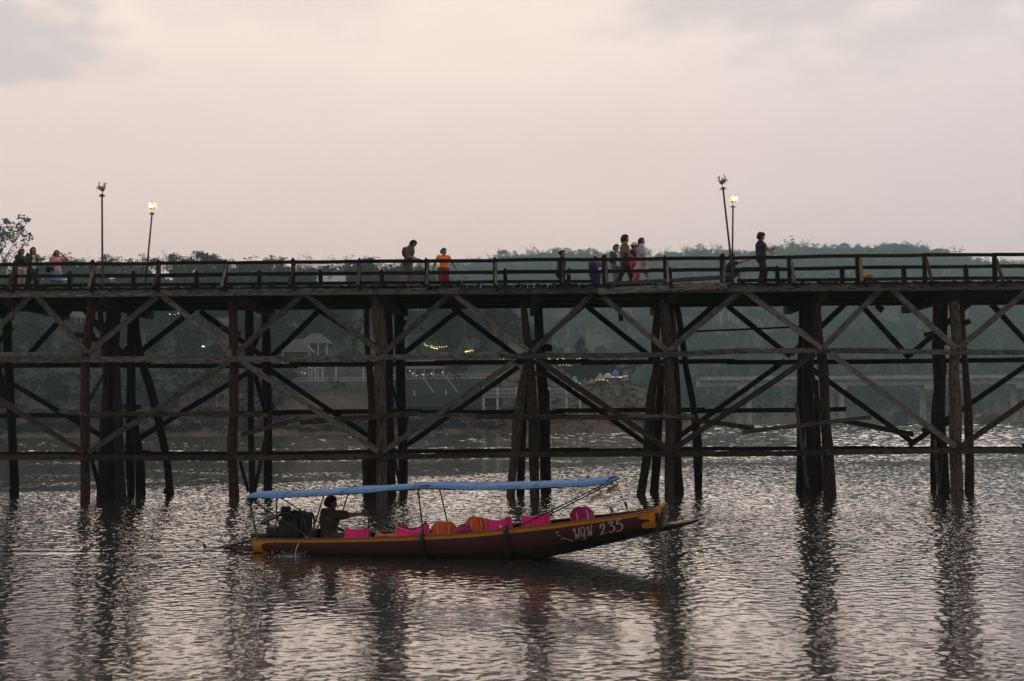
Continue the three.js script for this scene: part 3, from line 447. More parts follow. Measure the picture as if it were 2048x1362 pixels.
// kerb on blocks along both edges
for (const z of [35.78, 40.05]) for (let i = 0; i < runs.length - 1; i++) { if (z < 36 && runs[i] > 2 && runs[i] < 7) { bp('kerb', board(at(1212, 568, 35.62), at(1443, 555, 35.62), .13, .12), greyBoard[3]); continue; } bp('kerb', board(V(runs[i], 7.06 + rr(-.01, .01), -z), V(runs[i + 1] - .03, 7.06 + rr(-.01, .01), -z), .10, .11), pick(darkWood)); }
{ const g = boxGeo(.12, .035, .1); for (let x = -24; x < 24; x += .62) for (const z of [35.78, 40.05]) { if (z > 36 && R() < .5) continue; const m = part('kerb_block', g, dC, bridge); m.position.set(x + rr(-.1, .1), DECK + .022, 38 - z); } }
// railings: pointed posts with outward props on outriggers, two rails
function railPost(x, z, top, w, mat) {
  const s = new THREE.Shape(); s.moveTo(-w / 2, 0); s.lineTo(w / 2, 0); s.lineTo(w * .46, top - .07); s.lineTo(w * .1, top); s.lineTo(-w * .12, top); s.lineTo(-w * .47, top - .07); s.closePath();
  const g = new THREE.ExtrudeGeometry(s, { depth: w * .95, bevelEnabled: false }), p = g.attributes.position, uv = g.attributes.uv; for (let i = 0; i < p.count; i++) uv.setXY(i, p.getY(i) / 2 + x * .3, (p.getX(i) + p.getZ(i)) / .6 + x);
  g.translate(0, 0, -w * .48); g.rotateZ(rr(-.025, .025)); g.translate(x, 6.72, -z); return bp('railing_post', g, mat);
}
const nearPosts = [-230, -100, 32, 187, 318, 451, 587, 719, 854, 989, 1122, 1209, 1331, 1445, 1578, 1716, 1848, 1988, 2126, 2262];
const nearX = nearPosts.map(px => at(px, 545, ZN).x);
nearX.forEach((x, i) => { const thick = i === 11 || i === 13; railPost(x, ZN - .02, thick ? 1.27 : 1.205 + rr(-.02, .02), thick ? .17 : .125, thick ? pB : pick(darkWood));
  const b = V(x + rr(-.06, .06), 6.96, -ZN + .52), a = V(x + .05, 7.72, -ZN + .1); bp('post_prop', board(a, b, .085, .07, .01, 3), pick(R() < .6 ? greyBoard : brownBoard));
  bp('outrigger', board(V(x + .1, 6.86, -ZN - .6), V(x + .1, 6.86, -ZN + .62), .09, .1, .005, 2), pick(darkWood)); });
const railY = [[-30, 7.78], [-15, 7.78], [0, 7.80], [9, 7.83], [12, 7.87], [30, 7.87]], ry = (x) => { for (let i = 1; i < railY.length; i++) if (x <= railY[i][0]) return lerp(railY[i - 1][1], railY[i][1], (x - railY[i - 1][0]) / (railY[i][0] - railY[i - 1][0])); return 7.87; };
for (let i = 0; i < nearX.length - 1; i++) { const a = nearX[i], b = nearX[i + 1]; for (const [dy, w] of [[0, .115], [-.395, .105]]) bp('rail', board(V(a - .03, ry(a) + dy + rr(-.012, .012), -ZN + .082 - (i % 2) * .008), V(b + .03, ry(b) + dy + rr(-.012, .012), -ZN + .082 - (i % 2) * .008), w, .045, .012), pick(darkWood)); }
const farPx = [140, 268, 393, 518, 642, 765, 888, 1011, 1136, 1240, 1341, 1448, 1556, 1683, 1809, 1933], farX = [-23, -19.5, ...farPx.map(px => at(px, 550, ZF).x), 18.8, 21.2];
farX.forEach((x) => railPost(x, ZF, 1.36 + rr(-.02, .02), .15, pick(darkWood)));
for (let i = 0; i < farX.length - 1; i++) { const a = farX[i], b = farX[i + 1]; for (const [dy, w] of [[.135, .12]]) bp('rail', board(V(a - .03, ry(a) + dy + rr(-.015, .015), -ZF + .10 - (i % 2) * .008), V(b + .03, ry(b) + dy + rr(-.015, .015), -ZF + .10 - (i % 2) * .008), w, .045, .012), pick(darkWood)); }
// bolts where boards cross the posts
{ const g = new THREE.CylinderGeometry(.02, .02, .05, 6); g.rotateX(Math.PI / 2); for (const [px, pys] of [[172, [717, 828, 914]], [468, [718, 828, 915]], [762, [714, 912]], [1063, [711, 833, 909]], [1337, [709, 834, 907]], [1643, [702, 905]], [1912, [704, 902]]]) for (const y of pys) for (const dx of [-5, 6]) { const p = at(px + dx, y + rr(-2, 2), ZN - .05), m = part('bolt', g, dA, bridge); m.position.set(p.x, p.y, p.z + 38); } }

// ───────────────────────── lamp posts with perched birds ─────────────────────────
const rustM = wood([.16, .085, .06], .8), ironM = std([.03, .028, .026], .6, { metalness: .3 }), gildM = std([.17, .13, .06], .55, { metalness: .25 });
const bulbM = new THREE.MeshStandardMaterial({ color: col(.9, .8, .6), emissive: col(1, .74, .40), emissiveIntensity: 2.6, roughness: .4 });
function lamp(top, foot, face, lit, label) {
  const t = thing('lamp_post', label, 'lamp post', [foot.x, foot.y, foot.z], 0, 'lamp posts on the bridge'), d = top.clone().sub(foot), up = d.clone().normalize();
  part('pole', rod(V(0, 0, 0), d, .036, .03, 8), rustM, t);
  const head = new THREE.Group(); head.name = 'bird_finial'; head.position.copy(d); head.quaternion.setFromUnitVectors(V(0, 1, 0), up).multiply(new THREE.Quaternion().setFromAxisAngle(V(0, 1, 0), face)); head.scale.setScalar(.82); t.add(head);
  part('collar', new THREE.LatheGeometry([[.0, -.06], [.035, -.06], [.06, -.03], [.05, 0], [.09, .02], [.085, .04], [0, .045]].map(p => new THREE.Vector2(...p)), 10), ironM, head);
  for (let i = 0; i < 4; i++) { const a = i * Math.PI / 2 + .3, c = Math.cos(a), s = Math.sin(a); part('scroll', tube([V(.05 * c, 0, .05 * s), V(.11 * c, .015, .11 * s), V(.14 * c, -.03, .14 * s), V(.115 * c, -.055, .115 * s), V(.10 * c, -.03, .10 * s)], .011, 10, 5), ironM, head); }
  for (const s of [-1, 1]) part('leg', tube([V(0, .04, .03 * s), V(.02, .11, .035 * s), V(0, .2, .03 * s)], .011, 6, 5), gildM, head);
  const body = new THREE.SphereGeometry(.085, 12, 9); { const p = body.attributes.position; for (let i = 0; i < p.count; i++) { const x = p.getX(i); p.setX(i, x * 1.45); p.setY(i, p.getY(i) * (1 + (x > 0 ? .15 : -.2)) + Math.abs(x) * .25); p.setZ(i, p.getZ(i) * .8); } body.computeVertexNormals(); body.translate(0, .25, 0); } part('body', body, gildM, head);
  part('neck', tube([V(.08, .28, 0), V(.135, .34, 0), V(.10, .40, 0), V(.11, .46, 0), V(.15, .475, 0)], .026, 14, 7), gildM, head);
  const beak = new THREE.ConeGeometry(.018, .07, 6); beak.rotateZ(-Math.PI / 2 - .3); beak.translate(.205, .465, 0); part('beak', beak, gildM, head);
  for (let i = 0; i < 3; i++) part('crest', rod(V(.11, .48, 0), V(.09 - i * .03, .56 - i * .02, (i - 1) * .015), .012, .002, 5), gildM, head);
  for (const s of [-1, 1]) { const w = new THREE.Shape(); w.moveTo(.07, 0); w.quadraticCurveTo(.02, .12, -.14, .13); w.quadraticCurveTo(-.08, .02, -.05, -.03); w.closePath(); const g = new THREE.ExtrudeGeometry(w, { depth: .012, bevelEnabled: true, bevelSize: .004, bevelThickness: .004, bevelSegments: 1 }); g.rotateX(-.35 * s); g.translate(0, .27, .065 * s); part('wing', g, gildM, head); }
  part('tail', tube([V(-.10, .28, 0), V(-.15, .33, 0), V(-.12, .44, 0), V(-.10, .56, 0)], .02, 10, 6), gildM, head);
  part('tail', tube([V(-.10, .27, 0), V(-.19, .28, 0), V(-.21, .35, 0)], .018, 8, 6), gildM, head);
  // lantern held at the bird's breast
  const lx = lit ? .03 : .0, lz = (lit ? .13 : -.12) * (Math.cos(face) < -.2 ? -1 : 1); const lan = part('lantern', new THREE.LatheGeometry([[0, .0], [.045, .005], [.05, .03], [.03, .045]].map(p => new THREE.Vector2(...p)), 10), ironM, head); lan.position.set(lx, .2, lz);
  const globe = part('bulb', new THREE.SphereGeometry(lit ? .095 : .06, 14, 10), lit ? bulbM : std([.45, .42, .38], .25), head); globe.position.set(lx, lit ? .32 : .29, lz); globe.scale.y = 1.15;
  part('spire', new THREE.LatheGeometry([[.05, 0], [.055, .02], [.022, .05], [.016, .09], [0, .17]].map(p => new THREE.Vector2(...p)), 8), gildM, head).position.set(lx, lit ? .41 : .35, lz);
  if (lit) { const L = new THREE.PointLight(col(1, .74, .40), 12, 0, 2); L.position.set(lx, .32, lz); L.castShadow = true; L.shadow.radius = 4; head.add(L); }
}
lamp(at(204, 391, 35.72), at(205, 574, 35.72), 0, false, 'tall upright lamp post with unlit bird top at the left');
lamp(at(304, 427, 40.1), at(290, 580, 40.1), Math.PI, true, 'leaning lamp post with glowing lamp behind the left railing');
lamp(at(1446, 377, 35.75), at(1468, 572, 35.75), Math.PI * .9, false, 'leaning lamp post with unlit bird top at the right');
lamp(at(1466, 413, 40.1), at(1464, 580, 40.1), .4, true, 'upright lamp post with glowing lamp at the right');
// ───────────────────────── road bridge, rafts and the built-up bank ─────────────────────────
const concM = concrete([.42, .39, .365]), concDarkM = concrete([.15, .145, .145]), whiteM = concrete([.52, .50, .50]), roofM = concrete([.085, .072, .075]), roofRedM = concrete([.20, .075, .06]), stepM = concrete([.040, .038, .042]), litEdgeM = concrete([.13, .125, .13]), timberM = wood([.12, .095, .08]), glassM = std([.03, .035, .04], .15);
const P2 = (px, py, z) => at(px, py, z);
{
  const Z = 338, g = thing('road_bridge', 'long hazy concrete road bridge on twin column piers at right', 'bridge', [60, 0, -Z]);
  const y0 = P2(1700, 771, Z).y, y1 = P2(1700, 760, Z).y, x0 = P2(1396, 765, Z).x, x1 = 235, bx = (name, w, h, d, m, x, y, z) => { const q = new THREE.BoxGeometry(w, h, d), p = q.attributes.position, uv = q.attributes.uv; for (let i = 0; i < p.count; i++) uv.setXY(i, (p.getX(i) + p.getZ(i)) / 6, p.getY(i) / 6); const o = part(name, q, m, g); o.position.set(x - 60, y, z); return o; };
  const L = x1 - x0, cx = (x0 + x1) / 2;
  for (let x = x0; x < x1; x += 28.2) bx('girder', Math.min(28.05, x1 - x), y1 - y0 - .3, 6.4, concM, x + 14, (y0 + y1 - .3) / 2, 0);
  bx('road_deck', L, .3, 8.6, concDarkM, cx, y1 - .15, 0);
  for (const s of [-1, 1]) { bx('parapet', L, .18, .2, whiteM, cx, y1 + 1.05, 4.1 * s); bx('parapet', L, .14, .16, whiteM, cx, y1 + .55, 4.1 * s); }
  { const q = new THREE.BoxGeometry(.24, 1.15, .24); for (let x = x0 + .5; x < x1; x += 2.1) { const o = part('parapet_post', q, whiteM, g); o.position.set(x - 60, y1 + .55, 4.12); } for (let x = x0 + .5; x < x1; x += 4.2) { const o = part('parapet_post', q, whiteM, g); o.position.set(x - 60, y1 + .55, -4.12); } }
  for (const px of [1487, 1672, 1857, 2040, 2224]) { const x = P2(px, 800, Z).x; bx('pier_cap', 5, 1.3, 6.6, concM, x, y0 - .6, 0); for (const s of [-1, 1]) { const c = part('pier_column', new THREE.CylinderGeometry(.85, .95, y0 + 1, 12), concM, g); c.position.set(x - 60 + s * 1.25, (y0 - 1.2) / 2 - .5, s * 1.3); } bx('pier_footing', 4.6, 1.5, 5, concDarkM, x, .2, 0); }
}
function raft(px0, px1, yTop, yBot, Z, wallM, rM, label) {
  const a = P2(px0, yBot, Z), b = P2(px1, yTop, Z), w = b.x - a.x, h = b.y, g = thing('floating_house', label, 'raft house', [a.x + w / 2, 0, -Z], 0, 'floating houses under the road bridge');
  const bb = (n, q, m, x, y, z) => { const o = part(n, q, m, g); o.position.set(x, y, z); return o; };
  bb('raft_deck', new THREE.BoxGeometry(w * 1.25, .35, 5), timberM, 0, .2, 0); bb('wall', new THREE.BoxGeometry(w * .92, h * .62, 3.4), wallM, 0, h * .31 + .35, 0);
  const s = new THREE.Shape(); s.moveTo(-w * .56, 0); s.lineTo(w * .56, 0); s.lineTo(w * .40, h * .3); s.lineTo(-w * .40, h * .3); s.closePath(); const r = new THREE.ExtrudeGeometry(s, { depth: 4.2, bevelEnabled: false }); r.translate(0, 0, -2.1); bb('roof', r, rM, 0, h * .62 + .35, 0);
  for (const s2 of [-1, 1]) bb('window', new THREE.BoxGeometry(w * .16, h * .2, .1), glassM, s2 * w * .24, h * .36 + .35, 1.74); bb('door', new THREE.BoxGeometry(w * .13, h * .45, .1), timberM, 0, h * .24 + .35, 1.74);
}
raft(1783, 1813, 823, 847, 345, concrete([.06, .085, .08]), concrete([.05, .075, .075]), 'dark green floating house on a raft under the road bridge');
raft(1956, 1996, 828, 846, 350, concrete([.09, .085, .08]), roofRedM, 'low red roofed floating house near the right edge');
// a house: walls, hipped or gabled roof, veranda posts
function house(name, label, px, pyBase, Z, w, d, h, rh, rM, wM, o = {}) {
  const p = P2(px, pyBase, Z), gy = Math.min(p.y, ground(p.x, Z) + (o.stilts ?? 0)), g = thing(name, label, 'house', [p.x, p.y, -Z], o.turn ?? 0);
  const bb = (n, q, m, x, y, z, par = g) => { const k = part(n, q, m, par); k.position.set(x, y, z); return k; };
  const drop = p.y - ground(p.x, Z - d) + .6;
  bb('plinth', new THREE.BoxGeometry(w * 1.04, Math.max(.4, drop), d * 1.04), o.plinthM ?? concDarkM, 0, -Math.max(.4, drop) / 2, 0);
  bb('wall', new THREE.BoxGeometry(w * (o.veranda ? .82 : .94), h, d * .8), wM, 0, h / 2, -d * .06);
  const e = .55, hw = w / 2 + e, hd = d / 2 + e, rx = o.gable ? hw : w * (o.ridge ?? .18), P = [[-hw, 0, hd], [hw, 0, hd], [hw, 0, -hd], [-hw, 0, -hd], [-rx, rh, 0], [rx, rh, 0]], F = [0, 1, 5, 0, 5, 4, 1, 2, 5, 2, 3, 4, 2, 4, 5, 3, 0, 4, 0, 2, 1, 0, 3, 2];
  const q = new THREE.BufferGeometry(); q.setAttribute('position', new THREE.Float32BufferAttribute(P.flat(), 3)); q.setAttribute('uv', new THREE.Float32BufferAttribute(P.flatMap(v => [v[0] / 4, (v[1] + v[2]) / 4]), 2)); q.setIndex(F); const nq = q.toNonIndexed(); nq.computeVertexNormals(); bb('roof', nq, rM, 0, h, 0);
  const n = o.posts ?? 4; for (let i = 0; i < n; i++) bb('veranda_post', new THREE.BoxGeometry(.28, h, .28), o.postM ?? whiteM, lerp(-w / 2 + .2, w / 2 - .2, i / (n - 1)), h / 2, d / 2 - .15);
  const wn = o.windows ?? 3; for (let i = 0; i < wn; i++) { const k = bb('window', new THREE.BoxGeometry(w / wn * .45, h * .42, .08), glassM, lerp(-.36, .36, wn === 1 ? .5 : i / (wn - 1)) * w * (o.veranda ? .8 : 1), h * .55, d * .34 + .05); bb('frame', new THREE.BoxGeometry(w / wn * .5, .1, .12), whiteM, 0, -h * .23, .02, k); }
  if (o.rail) { bb('railing', new THREE.BoxGeometry(w, .09, .09), whiteM, 0, 1, d / 2 - .1); const bq = new THREE.BoxGeometry(.08, 1, .08), m = Math.round(w / .7); for (let i = 0; i <= m; i++) bb('baluster', bq, whiteM, lerp(-w / 2, w / 2, i / m), .5, d / 2 - .1); }
  return g;
}
house('pavilion', 'dark hip roofed pavilion with white posts above the grey retaining wall', 596, 737, 250, 6.4, 5, 3.6, 3.2, roofM, concrete([.05, .05, .06]), { ridge: .12, posts: 2, windows: 2, rail: true });
house('pavilion', 'second dark roofed pavilion right of the hip roofed one', 632, 712, 262, 6.5, 6, 2.8, 2.6, roofM, concrete([.07, .065, .065]), { posts: 4 });
house('lodge', 'long low dark roofed lodge behind the white terrace columns', 575, 690, 285, 9, 7, 3, 3.2, roofM, concrete([.09, .085, .085]), { posts: 5 });
house('lodge', 'small house with two tall white posts high on the wooded slope', 640, 672, 300, 5, 5, 3.6, 2.2, roofM, concrete([.07, .07, .07]), { posts: 2 });
house('villa', 'pale columned villa among the trees at the left', 156, 702, 292, 7, 7, 8.5, 2.6, roofM, concrete([.13, .125, .13]), { posts: 6, windows: 4 });
house('cottage', 'gabled cottage with pale front in the trees left of the centre', 436, 675, 275, 5, 5, 2.4, 2.6, roofM, concrete([.22, .19, .18]), { gable: true, posts: 3 });
house('cottage', 'small grey cottage at the foot of the trees left of the centre', 345, 682, 285, 5, 4, 2.6, 1.8, roofM, concrete([.12, .115, .12]), { posts: 4 });
house('bungalow', 'low bungalow with lights and white railing under the big conical tree', 850, 764, 252, 9, 5, 2.8, 2.4, roofM, concrete([.09, .08, .085]), { posts: 5, rail: true, windows: 4 });
house('bungalow', 'red roofed bungalow half hidden behind the big conical tree', 888, 744, 268, 6, 5, 2.6, 2.2, roofRedM, concrete([.11, .10, .10]), { posts: 3 });
house('hill_house', 'white gabled roof showing just above the bridge deck', 662, 588, 345, 8, 6, 2.4, 3.4, whiteM, concrete([.28, .27, .27]), { gable: true, posts: 3 });
// terrace with white columns and balustrade, retaining wall
{
  const Z = 238, y = P2(660, 766, Z).y, a = P2(585, 766, Z).x, b = P2(742, 766, Z).x, g = thing('terrace', 'grey terrace wall with white columns and a white balustrade', 'terrace', [(a + b) / 2, 0, -Z]);
  const bb = (n, q, m, x, yy, z) => { const k = part(n, q, m, g); k.position.set(x, yy, z); return k; }, w = b - a;
  const wallBottom = P2(660, 800, Z).y; bb('retaining_wall', new THREE.BoxGeometry(w, y - wallBottom + 1, .8), concrete([.12, .11, .11]), 0, (y + wallBottom - 1) / 2, 0); bb('paving', new THREE.BoxGeometry(w, .3, 9), concDarkM, 0, y + .15, -4.4);
  for (const px of [631, 645, 672, 727]) { const h = px === 672 ? 3.2 : 3; bb('column', new THREE.BoxGeometry(.3, h, .3), whiteM, P2(px, 750, Z).x - (a + b) / 2, y + .3 + h / 2, .1); }
  for (const px of [618, 624, 637]) bb('column', new THREE.BoxGeometry(.16, 2.6, .16), whiteM, P2(px, 750, Z + 3).x - (a + b) / 2, y + 1.6, -2.8);
  bb('lintel', new THREE.BoxGeometry(P2(650, 740, Z).x - P2(616, 740, Z).x, .22, .3), whiteM, P2(633, 740, Z).x - (a + b) / 2, y + 3.3, .1);
  bb('railing', new THREE.BoxGeometry(w, .1, .12), whiteM, 0, y + 1.15, .2); bb('railing', new THREE.BoxGeometry(w, .08, .1), whiteM, 0, y + .45, .2);
  const q = new THREE.BoxGeometry(.09, .75, .09); for (let i = 0; i <= 34; i++) bb('baluster', q, whiteM, lerp(-w / 2, w / 2, i / 34), y + .8, .2);
  for (let i = 0; i < 7; i++) bb('buttress', new THREE.BoxGeometry(.35, y - wallBottom, .3), concrete([.10, .092, .09]), lerp(-w / 2 + .5, w / 2 - .5, i / 6), (y + wallBottom) / 2, .5);
}
// broad dark stairway and its top balustrade
{
  const Z0 = 229, Z1 = 243, a = P2(744, 790, Z0).x, b = P2(1003, 790, Z0).x, yb = P2(870, 790, Z0).y, yt = P2(870, 759, Z1).y, n = 13, g = thing('stairway', 'broad dark stairway of many steps down the bank behind the bridge', 'stairs', [(a + b) / 2, 0, -Z0]);
  for (let i = 0; i < n; i++) { const q = new THREE.BoxGeometry(b - a, .34, (Z1 - Z0) / n + .35), k = part('step', q, stepM, g); k.position.set(0, lerp(yb, yt, i / (n - 1)) - .17, -(Z1 - Z0) * (i + .5) / n); const e = part('painted_lit_edge', new THREE.BoxGeometry(b - a, .06, .12), litEdgeM, k); e.position.set(0, .145, (Z1 - Z0) / n / 2 + .16); }  // pale strips added to the steps: light on their edges put into colour
  const foot = part('foot_wall', new THREE.BoxGeometry(b - a + .4, 2.4, .6), stepM, g); foot.position.set(0, yb - 1.25, .35);
  for (const px of [846, 893]) { const p = P2(px, 760, Z1), q = P2(px + 22, 790, Z0); part('handrail', rod(V(p.x - (a + b) / 2, yt + .5, -(Z1 - Z0)), V(q.x - (a + b) / 2, yb + .5, 0), .06, .06, 6), concM, g); }
  for (const px of [829, 892]) { const k = part('bollard', new THREE.CylinderGeometry(.12, .18, 1.2, 8), concM, g); k.position.set(P2(px, 785, Z0).x - (a + b) / 2, yb + .5, .2); }
  const bal = thing('balustrade', 'white balustrade along the top of the dark stairway', 'railing', [(a + b) / 2, yt, -Z1 - .6]); const w = b - a;
  for (const h of [.35, 1.05]) part('rail', new THREE.BoxGeometry(w, .09, .1), whiteM, bal).position.y = h; const q = new THREE.BoxGeometry(.1, 1.1, .1); for (let i = 0; i <= 40; i++) if (i % 9 < 7) part('baluster', q, whiteM, bal).position.set(lerp(-w / 2, w / 2, i / 40), .55, 0);
}
// concrete jetty on tall columns
{
  const Z = 226, a = P2(965, 793, Z).x, b = P2(1166, 793, Z).x, y = P2(1060, 792, Z).y, g = thing('viewing_platform', 'concrete viewing platform on tall pale columns above the bank', 'platform', [(a + b) / 2, 0, -Z - 3]), c = (a + b) / 2, bb = (n, q, m, x, yy, z) => { const k = part(n, q, m, g); k.position.set(x, yy, z); return k; };
  bb('slab', new THREE.BoxGeometry(b - a, .55, 6), concrete([.2, .195, .2]), 0, y - .1, 0); bb('railing', new THREE.BoxGeometry(b - a, .16, .16), whiteM, 0, y + 1.5, 2.9); bb('railing', new THREE.BoxGeometry(b - a, .1, .12), whiteM, 0, y + .5, 2.9);
  for (const px of [967, 995, 1033, 1099, 1133, 1160]) { const x = P2(px, 800, Z).x - c; bb('column', new THREE.BoxGeometry(.42, 6.5, .42), whiteM, x, y - 1.4, 2.75); bb('column', new THREE.BoxGeometry(.36, 6, .36), concM, x + .4, y - 3, -2); }
  const q = new THREE.TorusGeometry(.36, .055, 5, 10); for (let x = a + .6; x < b; x += 1.0) bb('ring_panel', q, whiteM, x - c, y + 1.0, 2.9);
}
// tents on timber stagings, with warm bulbs along their edges
const warmBulb = new THREE.MeshStandardMaterial({ color: col(.9, .75, .4), emissive: col(1, .74, .30), emissiveIntensity: 1.3 }), bulbG = new THREE.SphereGeometry(.1, 6, 5), whiteBulb = new THREE.MeshStandardMaterial({ color: col(.9, .9, .9), emissive: col(1, .95, .88), emissiveIntensity: 2.5 });
function tent(px, yTop, yBase, Z, wpx, c, kind, label, bulbs = 5) {
  const p = P2(px, yBase, Z), w = wpx * Z / 2196, h = P2(px, yTop, Z).y - p.y, m = new THREE.MeshStandardMaterial({ color: col(...c), roughness: .7, side: THREE.DoubleSide });
  const st = thing('tent_staging', label.replace(/ tent.*/, '') + ' tent\'s timber staging on thin legs', 'platform', [p.x, p.y, -Z]); part('planking', new THREE.BoxGeometry(w * 1.25, .15, 3.4), timberM, st).position.y = -.08;
  for (const sx of [-1, 0, 1]) for (const sz of [-1, 1]) { const gy = ground(p.x + sx * w * .55, Z - sz * 1.5), len = Math.max(.6, p.y - gy + .4); const k = part('leg', new THREE.CylinderGeometry(.07, .08, len, 6), timberM, st); k.position.set(sx * w * .55, -len / 2, sz * 1.5); } part('cross_brace', rod(V(-w * .55, -1.6, 1.55), V(w * .55, -.2, 1.55), .05, .05, 5), timberM, st);
  const t = thing('tent', label, 'tent', [p.x, p.y, -Z]);
  let g; if (kind === 'dome') { g = new THREE.SphereGeometry(1, 16, 8, 0, 6.283, 0, Math.PI / 2); g.scale(w / 2, h, 1.3); } else { const P = [[-w / 2, 0, 1.3], [w / 2, 0, 1.3], [w / 2, 0, -1.3], [-w / 2, 0, -1.3], [-w * .08, h, .1], [w * .08, h, -.1]]; g = new THREE.BufferGeometry(); g.setAttribute('position', new THREE.Float32BufferAttribute(P.flat(), 3)); g.setIndex([0, 1, 5, 0, 5, 4, 1, 2, 5, 2, 3, 4, 2, 4, 5, 3, 0, 4]); g = g.toNonIndexed(); g.computeVertexNormals(); }
  part('canopy', g, m, t); part('door_flap', rod(V(0, .02, 1.32), V(0, h * .8, .5), .03, .02, 5), m, t);
  if (bulbs) { const s = thing('string_of_bulbs', 'warm bulbs strung below the ' + label.replace(/ tent.*/, '') + ' tent', 'string lights', [p.x, p.y - .1, -Z + 1.75]); for (let i = 0; i < bulbs; i++) { const k = part('bulb', bulbG, warmBulb, s); k.position.set(lerp(-w * .5, w * .6, i / (bulbs - 1)) + rr(-.15, .15), rr(-.1, .1), 0); } part('wire', rod(V(-w * .55, .05, 0), V(w * .65, .05, 0), .015, .015, 4), ironM, s); }
}
tent(1149, 752, 766, 246, 17, [.02, .30, .16], 'ridge', 'small bright green ridge tent', 3); tent(1182, 757, 767, 252, 16, [.10, .10, .115], 'ridge', 'dark grey low ridge tent', 0); tent(1201, 746, 760, 256, 20, [.20, .21, .20], 'ridge', 'pale grey tall ridge tent', 5); tent(1216, 746, 757, 264, 18, [.34, .35, .37], 'dome', 'white and grey dome tent', 0); tent(1231, 740, 754, 270, 16, [.03, .11, .34], 'dome', 'blue dome tent highest on the spur', 5);
function festoon(pts, z, label, m = warmBulb, n = 9, size = 1) { const a = pts.map(([x, y]) => P2(x, y, z)), c = new THREE.CatmullRomCurve3(a), o = a[0], g = thing('string_of_bulbs', label, 'string lights', [o.x, o.y, o.z]); for (let i = 0; i < n; i++) { const p = c.getPoint(i / (n - 1)), k = part('bulb', bulbG, m, g); k.position.copy(p).sub(o); k.position.y += rr(-.08, .08); k.scale.setScalar(size * rr(.7, 1.3)); } part('wire', new THREE.TubeGeometry(new THREE.CatmullRomCurve3(a.map(p => p.clone().sub(o).add(V(0, .1, 0)))), 16, .015, 4), ironM, g); }
festoon([[849, 688], [854, 692], [866, 692], [880, 694], [893, 693]], 250, 'long festoon of warm bulbs left of the big conical tree', warmBulb, 12);
festoon([[862, 694], [868, 696], [875, 697]], 249, 'short bright festoon under the long one', warmBulb, 8, 1.2); festoon([[931, 703], [938, 702], [945, 701]], 249, 'bright bulb strip at the foot of the big conical tree', warmBulb, 8, 1.3);
festoon([[987, 717], [994, 717], [1007, 718]], 250, 'few warm bulbs left of the fifth bridge bent', warmBulb, 5, 1.2); festoon([[1092, 714], [1098, 717], [1104, 720]], 256, 'short festoon right of the fifth bridge bent', warmBulb, 7, .9); festoon([[1112, 719], [1121, 715], [1130, 719]], 256, 'peaked festoon on a camp hut right of the fifth bent', warmBulb, 8, .9); festoon([[1150, 720], [1160, 716], [1168, 714]], 258, 'slanting festoon above the green tent', warmBulb, 9, .9); festoon([[1238, 755], [1246, 753], [1254, 752]], 268, 'warm bulbs on the path beside the blue tent', warmBulb, 8, .9);
festoon([[340, 628], [350, 628], [357, 626]], 290, 'three cold white lights among the trees left of the centre', whiteBulb, 3, 2); festoon([[836, 612], [845, 611], [851, 610]], 300, 'white lights on the hillside fence below the deck', whiteBulb, 3, 1.6); festoon([[105, 621], [108, 621]], 290, 'single white light among the trees at the left', whiteBulb, 2, 1.8); festoon([[405, 692], [408, 693]], 262, 'small white light in the shrubs below the cottage', whiteBulb, 2, 1.3); festoon([[540, 748], [600, 745], [610, 746]], 245, 'scattered pale lights on the terrace', whiteBulb, 4, .8); festoon([[820, 742], [830, 750], [850, 748], [885, 744]], 246, 'pale lights on the front of the bungalow', whiteBulb, 6, .8); festoon([[1120, 731], [1133, 730], [1142, 731]], 254, 'small lights over the red awnings of the camp', warmBulb, 5, .8);
// white fence on the hillside
{ const a = P2(812, 622, 302), b = P2(851, 620, 302), g = thing('hillside_fence', 'short white fence on the bare hillside below the deck', 'fence', [a.x, a.y, a.z]); for (const h of [.2, .8, 1.4]) part('rail', rod(V(0, h, 0), b.clone().sub(a).add(V(0, h, 0)), .06, .06, 5), whiteM, g); for (let i = 0; i < 6; i++) { const p = b.clone().sub(a).multiplyScalar(i / 5); part('fence_post', rod(p.clone().add(V(0, -1.5, 0)), p.clone().add(V(0, 1.6, 0)), .08, .08, 5), whiteM, g); } }
// ───────────────────────── people ─────────────────────────
// surface of a blended skeleton: bones are tapered capsules {a, b, ra, rb}; naive surface nets on a grid
function boneField(bones, k) { const n = bones.length, D = new Float64Array(n * 8); bones.forEach((q, i) => { D.set([q.a.x, q.a.y, q.a.z, q.b.x - q.a.x, q.b.y - q.a.y, q.b.z - q.a.z, q.ra, q.rb - q.ra], i * 8); });
  return (x, y, z) => { let d = 1e3; for (let i = 0; i < n; i++) { const o = i * 8, px = x - D[o], py = y - D[o + 1], pz = z - D[o + 2], ex = D[o + 3], ey = D[o + 4], ez = D[o + 5], l = ex * ex + ey * ey + ez * ez; let t = l > 1e-12 ? (px * ex + py * ey + pz * ez) / l : 0; t = t < 0 ? 0 : t > 1 ? 1 : t; const qx = px - ex * t, qy = py - ey * t, qz = pz - ez * t, e = Math.sqrt(qx * qx + qy * qy + qz * qz) - D[o + 6] - D[o + 7] * t; const h = Math.max(k - Math.abs(d - e), 0) / k; d = Math.min(d, e) - h * h * k * .25; } return d; }; }
